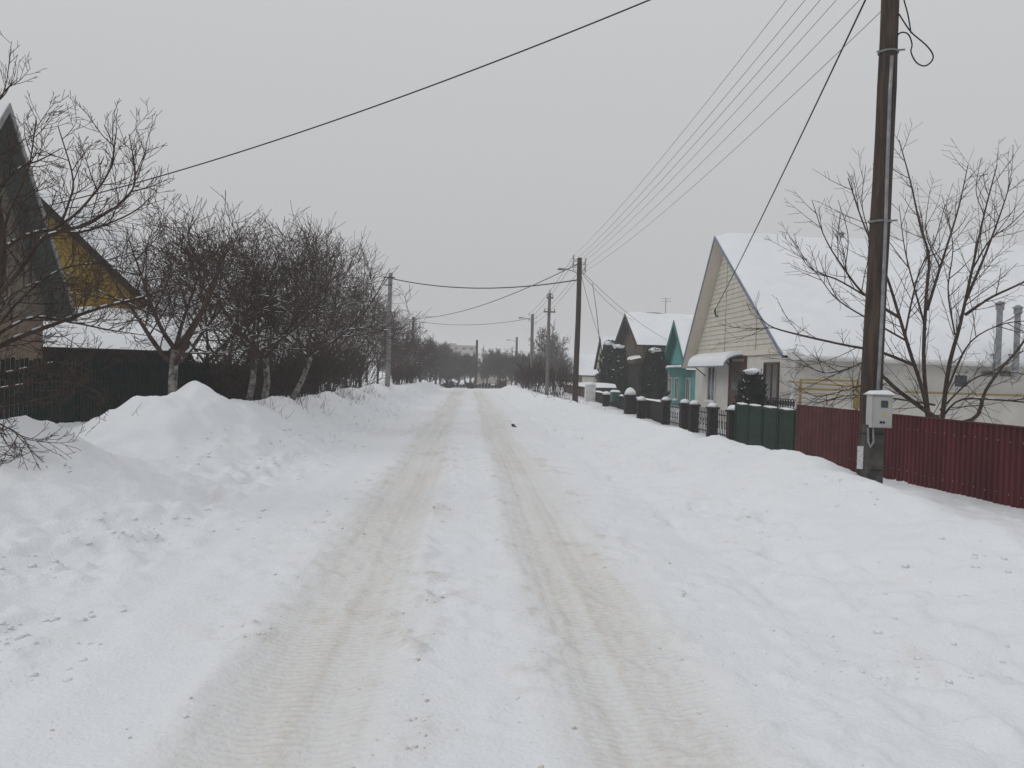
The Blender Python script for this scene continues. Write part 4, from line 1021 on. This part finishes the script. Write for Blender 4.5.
# pole 1 fittings
def p1x(z): t = (z - (P1b[2] - .5)) / (7.35 - (P1b[2] - .5)); return P1b[0] + .06 * t + .012 * math.sin(t * 7 + 9.5)
def p1r(z): t = (z - (P1b[2] - .5)) / (7.35 - (P1b[2] - .5)); return .128 - .033 * t
def zpx(py): return at_y(875, py, 9.5).z
m = MB(); sxx = P1b[0] - .035
m.hexa([(sxx - .12, 9.26, -.2), (sxx + .10, 9.26, -.2), (sxx + .10, 9.42, -.2), (sxx - .12, 9.42, -.2), (sxx - .10, 9.27, zpx(424)), (sxx + .09, 9.27, zpx(424)), (sxx + .09, 9.42, zpx(424)), (sxx - .10, 9.42, zpx(424))])
stub = obj('concrete_stub', m, DCONC, pole1)
for py in (433, 468):
    z = zpx(py); m = MB(); m.tube([(p1x(z) + .15 * math.cos(a) - .02, 9.42 + .175 * math.sin(a), z) for a in np.linspace(0, 6.283, 17)], .008, 5); obj('wire_binding', m, IRON, pole1)
a = at_y(857.5, 446, 9.255); b = at_y(862.5, 469, 9.255)
m = MB(); m.box(a.x, b.x, 9.250, 9.2555, b.z, a.z); obj('paper_notice', m, mat('notice_paper', (.62, .62, .62), (.45, .45, .46), 40, .9, lo=.45, hi=.5), stub)
# meter box
BOXM = mat('meter_box_plastic', (0.42, 0.42, 0.405), (0.36, 0.36, 0.35), 4, .5)
a = at_y(871, 395, 9.24); b = at_y(890, 428, 9.24)
m = MB(); m.box(a.x, b.x, 9.2, 9.34, b.z, a.z); mbx = obj('meter_box', m, BOXM, pole1)
m = MB(); m.box(a.x + .012, b.x - .012, 9.188, 9.198, b.z + .012, a.z - .012); dr = obj('box_door', m, BOXM, mbx)
cw = (b.x - a.x)
m = MB(); m.box(a.x + .40 * cw, a.x + .74 * cw, 9.182, 9.187, a.z - .14, a.z - .06); obj('meter_window', m, GLASS, mbx)
m = MB(); q = Vector((a.x + .58 * cw, 9.183, a.z - .22)); m.prism([q + Vector((-.028, 0, -.02)), q + Vector((.028, 0, -.02)), q + Vector((0, 0, .03))], (0, .004, 0)); obj('warning_mark', m, mat('warning_yellow', (.62, .5, .12), rough=.6), mbx)
for fx_ in (.42, .56): 
    m = MB(); q = Vector((a.x + fx_ * cw, 9.183, a.z - .31)); m.box(q.x - .012, q.x + .012, 9.182, 9.187, q.z - .012, q.z + .012); obj('box_lock', m, IRON, mbx)
m = MB(); m.box(a.x - .02, b.x + .02, 9.17, 9.39, a.z + .001, a.z + .012); obj('box_lid', m, BOXM, mbx)
m = MB(); m.hexa([(a.x - .02, 9.17, a.z + .013), (b.x + .02, 9.17, a.z + .013), (b.x + .02, 9.37, a.z + .013), (a.x - .02, 9.37, a.z + .013), (a.x + .03, 9.2, a.z + .05), (b.x - .05, 9.2, a.z + .06), (b.x - .05, 9.34, a.z + .06), (a.x + .03, 9.34, a.z + .05)]); obj('box_snow', m, SNOW, mbx)
m = MB(); c0 = at_y(868, 428, 9.25); m.tube([c0, c0 + Vector((-.0, -.02, -.16)), c0 + Vector((.02, -.03, -.22)), c0 + Vector((.06, -.02, -.16)), c0 + Vector((.06, 0, 0))], .013, 6); obj('cable_loop', m, GALV, mbx)
# conduit
m = MB(); cp = []
for px, py in ((878, 392), (879.5, 360), (882, 310), (885, 240), (887.5, 160), (890, 90), (892, 56)): cp.append(at_y(px, py, 9.30 if py > 380 else 9.38))
m.tube(cp, .022, 8); cdt = obj('conduit', m, GALV, pole1, smooth=True)
m = MB(); cp2 = [at_y(px, py, 9.42) for px, py in ((892, 60), (894, 42), (900, 33), (908, 34), (912, 44), (911, 52), (916, 62), (924, 66), (931, 62), (933, 55), (926, 45), (912, 33), (904, 22), (899, 14))]
m.tube(smooth_chain(cp2, 50), .009, 6); obj('cable_drip_loop', m, CABLE, pole1)
m = MB(); cp3 = [at_y(px, py, 9.44) for px, py in ((911, 33), (908, 15), (904, 0), (899, -22), (894, -50))]; m.tube(smooth_chain(cp3, 16), .009, 6); obj('cable_tail', m, CABLE, pole1)
for py in (52, 222):
    z = zpx(py); rr = p1r(z) + .006
    m = MB(); m.tube([(p1x(z) + rr * math.cos(a), 9.5 + rr * math.sin(a), z) for a in np.linspace(0, 6.283, 21)], .012, 5); m.tube([(p1x(z) - rr - .05, 9.46, z - .01), (p1x(z) + rr + .05, 9.42, z + .015)], .012, 5); obj('steel_band', m, GALV, pole1)
# yellow gas pipe arch over the gate
gpz = at_x(830, 381, FX + .35)
gr = thing('yellow_gas_pipe', 'thin yellow gas pipe arching over the red gate beside meter pole', 'pipe', (FX + .35, 14, 0))
ya_ = at_x(857, 400, FX + .35).y; yb_ = at_x(800, 400, FX + .35).y; zq = at_x(830, 380, FX + .35).z
m = MB(); m.tube([(FX + .35, ya_, -.2), (FX + .35, ya_, zq), (FX + .35, yb_, zq), (FX + .35, yb_, -.2)], .03, 8); obj('pipe', m, GASY, gr)
m = MB(); m.tube([(FX + .35, ya_, zq - .12), (FX + .9, ya_ + .5, zq - .12), (XW - .15, u0 - .14, zq - .05)], .022, 8); obj('branch_pipe', m, GASY, gr)
m = MB()
for k in range(0):
    y_ = ya_ + (yb_ - ya_) * (k + .5) / 8; m.tube([(FX + .35, y_, zq - .025), (FX + .35, y_, zq - .28)], .008, 4)
m.tube([(FX + .35, ya_, zq - .28), (FX + .35, yb_, zq - .28)], .012, 5)
obj('lattice', m, GASY, gr)
m = MB(); m.box(FX + .30, FX + .40, ya_ - .05, ya_ + .05, zq - .5, zq - .3); obj('valve_box', m, GASY, gr)

# fittings on the other poles and wires
def wire(label, p, q, sag, r, m_=CABLE, group=None, n=26, name='overhead_wire'):
    p = Vector(p); q = Vector(q); m = MB(); pts = []
    for i in range(n):
        t = i / (n - 1); v = p.lerp(q, t); v.z -= 4 * sag * t * (1 - t); pts.append(v)
    m.tube(pts, r, 5); o = obj(name, m, m_, None, smooth=True, loc=p)
    return tag(o, label, 'wire', group)
g = 'bare power wires along the right poles'
hk = []
zs1 = [7.22, 7.05, 6.86, 6.68, 6.60, 6.22]; zs2 = [zt2 - .08, zt2 - .2, zt2 - .33, zt2 - .45, zt2 - .52, zt2 - .66]
names = ['topmost', 'second highest', 'third highest', 'fourth highest', 'fifth highest', 'lowest']
for k in range(6):
    s = (-1, 0, 0) if k % 2 == 0 else (1, 0, 0)
    a = hook(pole1, (p1x(zs1[k]) + s[0] * .09, 9.5, zs1[k]), s); b = hook(pole2, (t2.x + s[0] * .09, t2.y, zs2[k]), s)
    wire(f'{names[k]} of the thin power wires running between lamp pole and meter pole', b, a, .28, .0046, ALUW, g)
for k in range(4):
    s = (-1, 0, 0) if k % 2 == 0 else (1, 0, 0)
    a = hook(pole2, (t2.x + s[0] * .09, t2.y + .02, zs2[k] - .06), s)
    b = hook(pole4, (t4.x + s[0] * .1, t4.y, t4.z - .15 - .2 * k), s)
    wire(f'{names[k]} of the distant power wires from lamp pole towards far pole', a, b, .25, .009, ALUW, 'distant power wires')
lamp(pole2, (t2.x - .08, t2.y, at_y(575, 273, t2.y).z), (-1, 0, 0), .5)
lamp(pole4, (t4.x - .1, t4.y, t4.z - .45), (-1, 0, 0), .6)
lamp(pole5, (t5.x - .1, t5.y, t5.z - .5), (-1, 0, 0), .7)
# crossarms pole 3
for dz, hw_ in ((.3, .22), (1.15, .36)):
    m = MB(); m.bar((t3.x - hw_, t3.y - .12, t3.z - dz), (t3.x + hw_, t3.y - .12, t3.z - dz), .09, .09); arm = obj('crossarm', m, GREYPOLE, pole3)
    for s in (-1, 1):
        q = Vector((t3.x + s * (hw_ - .06), t3.y - .12, t3.z - dz + .045)); m = MB(); m.tube([q, q + Vector((0, 0, .08)), q + Vector((0, 0, .18))], [.015, .05, .03], 7); obj('insulator', m, PORC, arm)
m = MB(); m.tube([(t3.x, t3.y, t3.z - .02), (t3.x, t3.y, t3.z + .2)], .025, 6); obj('top_pin', m, IRON, pole3)
# left pole bracket
m = MB(); m.bar((tl1.x - .35, tl1.y - .1, tl1.z - .25), (tl1.x + .25, tl1.y - .1, tl1.z - .25), .05, .06); m.bar((tl1.x - .33, tl1.y - .1, tl1.z - .25), (tl1.x - .33, tl1.y - .1, tl1.z - .65), .04, .04); m.bar((tl1.x - .35, tl1.y - .1, tl1.z - .65), (tl1.x + .1, tl1.y - .1, tl1.z - .65), .04, .04); obj('cable_bracket', m, IRON, poleL1)
# crossing cables
wire('thick dark cable slung across the street from left pole to lamp pole', tl1 + Vector((.1, 0, -.3)), t2 + Vector((-.1, 0, zt2 * 0 - (t2.z - at_y(575, 280, t2.y).z))), .42, .026)
wire('cable rising from far left pole to top of lamp pole', tl2 + Vector((.08, 0, -.1)), t2 + Vector((-.09, 0, -(t2.z - at_y(575, 264, t2.y).z))), .55, .018)
wire('faint far cable slung from far left pole to distant lamp pole', tl2 + Vector((.08, 0, -.3)), t4 + Vector((-.1, 0, -.3)), .4, .016)
a = tl1 + Vector((-.1, 0, -.3)); lh = at_y(205, 300, 26)
wire('dark cable sagging left from the left pole into the tree crowns', a, (-7.6, 28.0, 4.3), .35, .018)
# service drops
wire('black service cable dropping from meter pole to cream gable', (p1x(6.95) + .06, 9.42, 6.95), ins + Vector((0, .1, .12)), .10, .013)
# long cable to the left house
pL = at_y(-30, 232, 13.4)
hx = XL + .05
att = Vector((XL + .0, pa6.y + .55, 0)); att.z = at_x(40, 218, XL).z
wire('long black cable crossing the sky from upper right to left trees', (p1x(7.30), 9.42, 7.30), att, .36, .011, n=40)
# drops from lamp pole to houses
wire('upper service wire from lamp pole to brown timber house roof', t2 + Vector((.1, 0, -.55)), (XN + 2.6, pa3.y - 2.4, pa3.z - 1.8), .3, .011, ALUW, 'service wires from lamp pole')
wire('lower service wire from lamp pole to brown timber house gable', t2 + Vector((.1, 0, -.62)), (XN + .58, pa3.y - .2, pa3.z - .35), .3, .011, ALUW, 'service wires from lamp pole')
mid = at_y(593, 283, pa4.y)
wire('dark service wire hanging down to the pale narrow gable', t2 + Vector((.1, 0, -.75)), (10.36, pa4.y - .05, pa4.z - .25), .25, .012, CABLE)
ms = thing('service_mast', 'thin dark mast with cable above the pale narrow gable', 'mast', (9.95, pa4.y, pa4.z))
p0_ = Vector((10.2, pa4.y, pa4.z - .2)); p1_ = at_y(592.5, 283, pa4.y); m = MB(); m.tube([p0_, p0_.lerp(p1_, .5) + Vector((.05, 0, 0)), p1_], [.03, .026, .02], 6); obj('mast_tube', m, IRON, ms)

# ------------------------------------------------------------------ far end of the street
FARW = mat('far_wall', (0.42, 0.36, 0.31), (0.36, 0.31, 0.27), 3, .9)
fb = thing('distant_flat_block', 'pale flat roofed block of flats at the far end of street', 'building', (-6, 215, 0))
a = at_y(437, 343, 215); b = at_y(475.5, 347, 215); zr_ = (a.z + b.z) / 2 
m = MB(); m.box(a.x, b.x, 215, 235, -1, zr_ - .6); obj('wall', m, FARW, fb)
m = MB(); m.box(a.x - .3, b.x + .3, 214.7, 235.3, zr_ - .598, zr_); rf = obj('roof_parapet', m, mat('far_parapet', (.36, .31, .28), rough=.9), fb)
m = MB(); m.box(a.x + 3, a.x + 5, 220, 224, zr_ + .0, zr_ + .6); obj('roof_housing', m, FARW, rf)
for fl_ in range(3):
    for k in range(5):
        xx = a.x + (b.x - a.x) * (k + .5) / 5; zz = 1.8 + fl_ * 2.75
        m = MB(); m.box(xx - .45, xx + .45, 214.93, 214.99, zz, zz + 1.15); wd_ = obj('window', m, GLASS, fb)
        m = MB(); m.box(xx - .7, xx + .7, 214.9, 214.99, zz - .1, zz - .003); obj('sill', m, WHITEP, wd_)
p = at_y(494, 357, 112)
fh, _ = gable_house('distant_gable_house', 'distant pale gabled house behind the thin dark pole', lambda u, v, z: (u, 112 + v, z), p.x - 2.6, p.x + 2.6, 1.9, p.z, 8, PALE, PALE, BRND, BRND, seed=23, res=.8)
window_part(fh, lambda u, v, z: (u, 112 + v, z), p.x - 1.0, 1.3, .9, 1.1, WHITEP); window_part(fh, lambda u, v, z: (u, 112 + v, z), p.x + 1.1, 1.3, .9, 1.1, WHITEP)
# low dark fence across the end
ef = thing('far_end_fence', 'low dark fence with snow strip closing the far end of street', 'fence', (0, 80, 0))
xe0, xe1 = at_y(440, 388, 80).x, at_y(522, 388, 80).x
mb_ = MB(); mb_.box(0, .28, -.02, .02, 0, .80); bm_ = piece(mb_, DKF, 'fence_board')
xx = xe0
while xx < xe1: shared('fence_board', bm_, ef, (xx, 80, -.38 + rng.uniform(-.15, .12))); xx += .31
m = MB(); m.box(xe0, xe1, 80.022, 80.06, .2, .28); obj('rail', m, DKF, ef)
V, F = snow_slab([(xe0, 80.03, .28), (xe1, 80.03, .28), (xe1, 80.2, .30), (xe0, 80.2, .30)], 40, 4, .08, 3.3, .05); obj('top_snow', (V, F), SNOW, ef, smooth=True)

# far trees: a few shared crowns
def far_tree_mesh(seed, h, spread, upw=.08):
    T = Tree(seed); r = T.r
    tc_ = T.shoot(Vector((0, 0, -.4)), Vector((0, 0, 1)), h * .4, h * .028, 5, .1, .05, h * .02)
    P = [dict(n=9, t0=.2, ang=45, len=h * .36, r=h * .008, k=5, up=upw, wig=.14), dict(n=8, t0=.15, ang=42, len=h * .19, r=h * .0045, k=4, up=upw, wig=.15), dict(n=4, t0=.1, ang=40, len=h * .1, r=h * .003, k=3, up=.05, wig=.15)]
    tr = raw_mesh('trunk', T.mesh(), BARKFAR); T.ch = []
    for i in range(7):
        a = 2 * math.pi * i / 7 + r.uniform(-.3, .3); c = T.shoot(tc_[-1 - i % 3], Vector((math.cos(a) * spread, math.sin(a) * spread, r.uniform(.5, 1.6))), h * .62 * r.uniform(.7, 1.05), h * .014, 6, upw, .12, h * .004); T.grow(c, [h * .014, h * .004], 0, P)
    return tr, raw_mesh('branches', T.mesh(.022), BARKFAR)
FT = [far_tree_mesh(200 + k, 1.0 * 6, s) for k, s in enumerate((.8, 1.1, .6))]
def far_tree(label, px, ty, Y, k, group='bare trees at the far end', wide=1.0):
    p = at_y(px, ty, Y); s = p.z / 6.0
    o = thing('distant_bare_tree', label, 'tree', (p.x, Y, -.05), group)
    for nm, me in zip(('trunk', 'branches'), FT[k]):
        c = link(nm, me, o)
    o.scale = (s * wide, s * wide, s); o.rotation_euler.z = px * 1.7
fl = [(488, 354, 100, 2, 'distant slim tree before the distant gabled house'), (501, 356, 98, 0, 'distant tree right before the distant gabled house'), (471, 360, 97, 2, 'distant slim tree left of the thin dark pole'), (460, 350, 112, 1, 'distant broad tree before the flat block windows'), (437, 345, 92, 2, 'distant slim tall tree left of the flat block'), (552, 333, 88, 2, 'tallest distant tree right of the crossarm pole'), (541, 352, 80, 0, 'distant tree behind the crossarm pole'), (530, 350, 82, 1, 'distant tree at foot of the distant lamp pole'), (518, 354, 86, 0, 'distant tree below the far small pole'), (507, 358, 90, 1, 'distant tree right of the distant gabled house'), (561, 362, 76, 1, 'distant low tree left of the snowy low roof'),
      (498, 364, 100, 1, 'distant low tree before the distant gabled house'), (484, 370, 104, 0, 'distant low tree right of the thin dark pole'), (466, 358, 108, 1, 'distant tree before the right part of the flat block'), (452, 356, 105, 0, 'distant tree before the middle of the flat block'), (441, 354, 96, 1, 'distant tree before the left edge of flat block'), (432, 350, 88, 0, 'distant tree left of the flat block'), (422, 347, 80, 1, 'distant tree beyond the end of the left row'),
      (459, 372, 92, 1, 'distant low bush before the flat block'), (446, 370, 84, 0, 'distant bush at left end of the far fence'), (430, 366, 76, 1, 'distant bush close to end of left bank'), (512, 372, 84, 0, 'distant bush at right end of the far fence'), (526, 368, 74, 1, 'distant bush beyond end of right bank'), (571, 360, 95, 0, 'distant tree seen left of the lamp pole'), (411, 352, 84, 0, 'distant tree behind the far left pole'), (400, 340, 76, 1, 'distant tree right behind the grey street pole')]
for px, ty, Y, k, lab in fl: far_tree(lab, px, ty + rng.uniform(-9, 2), Y, k, wide=rng.uniform(.8, 1.25))
# more distant haze-grey trees beyond on both sides
for i in range(26):
    r = random.Random(900 + i); px = 380 + i * 8.0; 
    far_tree('pale bare tree in the hazy belt beyond the street end', px + r.uniform(-3, 3), 360 + r.uniform(-5, 6), 150 + r.uniform(-20, 40), i % 3, group='hazy tree belt', wide=1.3)

# ------------------------------------------------------------------ small things on the snow
# dirty snow clods beside the wheel tracks
def clods():
    r = random.Random(77); ico = []
    vs = []; fs = []; vs2 = []; fs2 = []
    for i in range(9000):
        y = 2.6 + 40 * r.random() ** 2.4
        q = r.random()
        if q < .30: x = TL - .50 + r.gauss(0, .16)
        elif q < .48: x = TL + .45 + r.gauss(0, .13)
        elif q < .64: x = TR - .45 + r.gauss(0, .13)
        elif q < .84: x = TR + .55 + r.gauss(0, .22)
        elif q < .93: x = -2.8 + r.gauss(0, .5)
        else: x = 2.5 + r.gauss(0, .8)
        if q < .84 and float(crumb(np.array([x]), np.array([y]))[0]) < .25 and r.random() < .93: continue
        if q >= .84 and float(fbm(np.array(x * .8 + 3), np.array(y * .9), 2)) < .03: continue
        s = (.003 + .010 * r.random() ** 4) * (1 + .03 * y)
        vs_, fs_ = (vs, fs) if q < .84 and r.random() < .72 else (vs2, fs2)
        k = len(vs_); c = (x + .05 * math.sin(y * .21), y)
        P = [(1, 0, 0), (-1, 0, 0), (0, 1, 0), (0, -1, 0), (0, 0, 1), (0, 0, -.6), (.7, .7, .4), (-.7, .6, .3)]
        pts = [(a * s * r.uniform(.7, 1.5), b * s * r.uniform(.7, 1.6), d * s * r.uniform(.6, 1.1)) for a, b, d in P]
        vs_ += [(c[0], c[1], 0, p) for p in pts]
        fs_ += [tuple(k + j for j in f) for f in ((4, 0, 6), (4, 6, 2), (4, 2, 7), (4, 7, 1), (4, 1, 3), (4, 3, 0), (5, 2, 0), (5, 1, 2), (5, 3, 1), (5, 0, 3), (0, 2, 6), (2, 1, 7))]
    for i in range(2600):
        y = 4 + 30 * r.random() ** 1.6
        x = (-2.95 + r.gauss(0, .45)) if r.random() < .75 else r.choice((2.6 + r.gauss(0, .5), 4.0 + r.gauss(0, .35)))
        if float(fbm(np.array(x * .9 + 13), np.array(y * .8), 2)) < .02: continue
        s = (.006 + .022 * r.random() ** 3) * (1 + .012 * y); k = len(vs2)
        P = [(1, 0, 0), (-1, 0, 0), (0, 1, 0), (0, -1, 0), (0, 0, 1), (0, 0, -.9), (.7, .7, .4), (-.7, .6, .3)]
        vs2 += [(x, y, 0, (a * s * r.uniform(.8, 1.7), b * s * r.uniform(.8, 1.7), d * s * r.uniform(.5, .9))) for a, b, d in P]
        fs2 += [tuple(k + j for j in f) for f in ((4, 0, 6), (4, 6, 2), (4, 2, 7), (4, 7, 1), (4, 1, 3), (4, 3, 0), (5, 2, 0), (5, 1, 2), (5, 3, 1), (5, 0, 3), (0, 2, 6), (2, 1, 7))]
    for V, F, nm, m_, lab in ((vs, fs, 'dirty_snow_clods', mat('dirty_snow', (.68, .65, .60), (.60, .565, .51), 30, .9), 'sandy brown snow crumbs thrown up beside the wheel tracks'), (vs2, fs2, 'clean_snow_clods', SNOW, 'white snow crumbs scattered over the road shoulders')):
        X = np.array([v[0] for v in V]); Y = np.array([v[1] for v in V]); Z = ground_arr(X, Y)
        W = np.array([v[3] for v in V]); W[:, 0] += X; W[:, 1] += Y; W[:, 2] += Z
        o = obj(nm, (W, F), m_, None, smooth=True); tag(o, lab, 'snow crumbs', kind='stuff')
clods()
# dark lump lying on the road
p = at_y(513, 426, 23.5); g0 = gz(p.x, p.y)
m = MB(); m.blob((p.x, p.y, g0 + .05), .06, .05, .04, 5, 6, 9, .3); m.blob((p.x + .07, p.y + .03, g0 + .01), .035, .03, .025, 6, 5, 7, .3)
o = obj('dark_clod', m, mat('dark_lump', (.045, .042, .042), (.025, .025, .025), 20, .9), None, loc=(p.x, p.y, g0)); tag(o, 'small dark frozen lump lying by the right wheel track', 'lump')
# dry stems sticking out of the left bank
def stems():
    T = Tree(404); r = T.r
    spots = [(-4.2 + r.gauss(0, .5), 17 + 22 * r.random()) for i in range(150)] + [(-4.9 + r.gauss(0, .3), 11.5 + 3 * r.random()) for i in range(6)] + [(4.6 + r.gauss(0, .5), 28 + 26 * r.random()) for i in range(70)] + [(4.3 + r.gauss(0, .3), 36 + r.random()) for i in range(30)]
    for x, y in spots:
        z = gz(x, y)
        for k in range(r.randint(2, 5)):
            T.shoot(Vector((x + r.gauss(0, .06), y + r.gauss(0, .06), z - .05)), Vector((r.gauss(0, .5), r.gauss(0, .5), 1)), r.uniform(.1, .38), .002 + .0001 * y, 5, -.02, .16, .002)
    me = raw_mesh('dry_weed_stems', T.mesh(), BARK); o = bpy.data.objects.new('dry_weed_stems', me); COL.objects.link(o)
    tag(o, 'thin dry weed stems poking out of the snow banks', 'weeds', kind='stuff')
stems()

# ------------------------------------------------------------------ haze
m = MB(); m.box(-620, 620, -10, 1010, -1.6, 14.0)
hz = bpy.data.materials.new('haze_air'); hz.use_nodes = True; n = hz.node_tree; n.nodes.clear()
out = n.nodes.new('ShaderNodeOutputMaterial'); pv = n.nodes.new('ShaderNodeVolumePrincipled')
pv.inputs['Color'].default_value = (.985, .985, .99, 1); pv.inputs['Density'].default_value = 0.0019; pv.inputs['Anisotropy'].default_value = .1
n.links.new(pv.outputs[0], out.inputs['Volume'])
o = obj('haze', m, hz); tag(o, 'thin grey winter haze over the street', 'haze', kind='stuff')
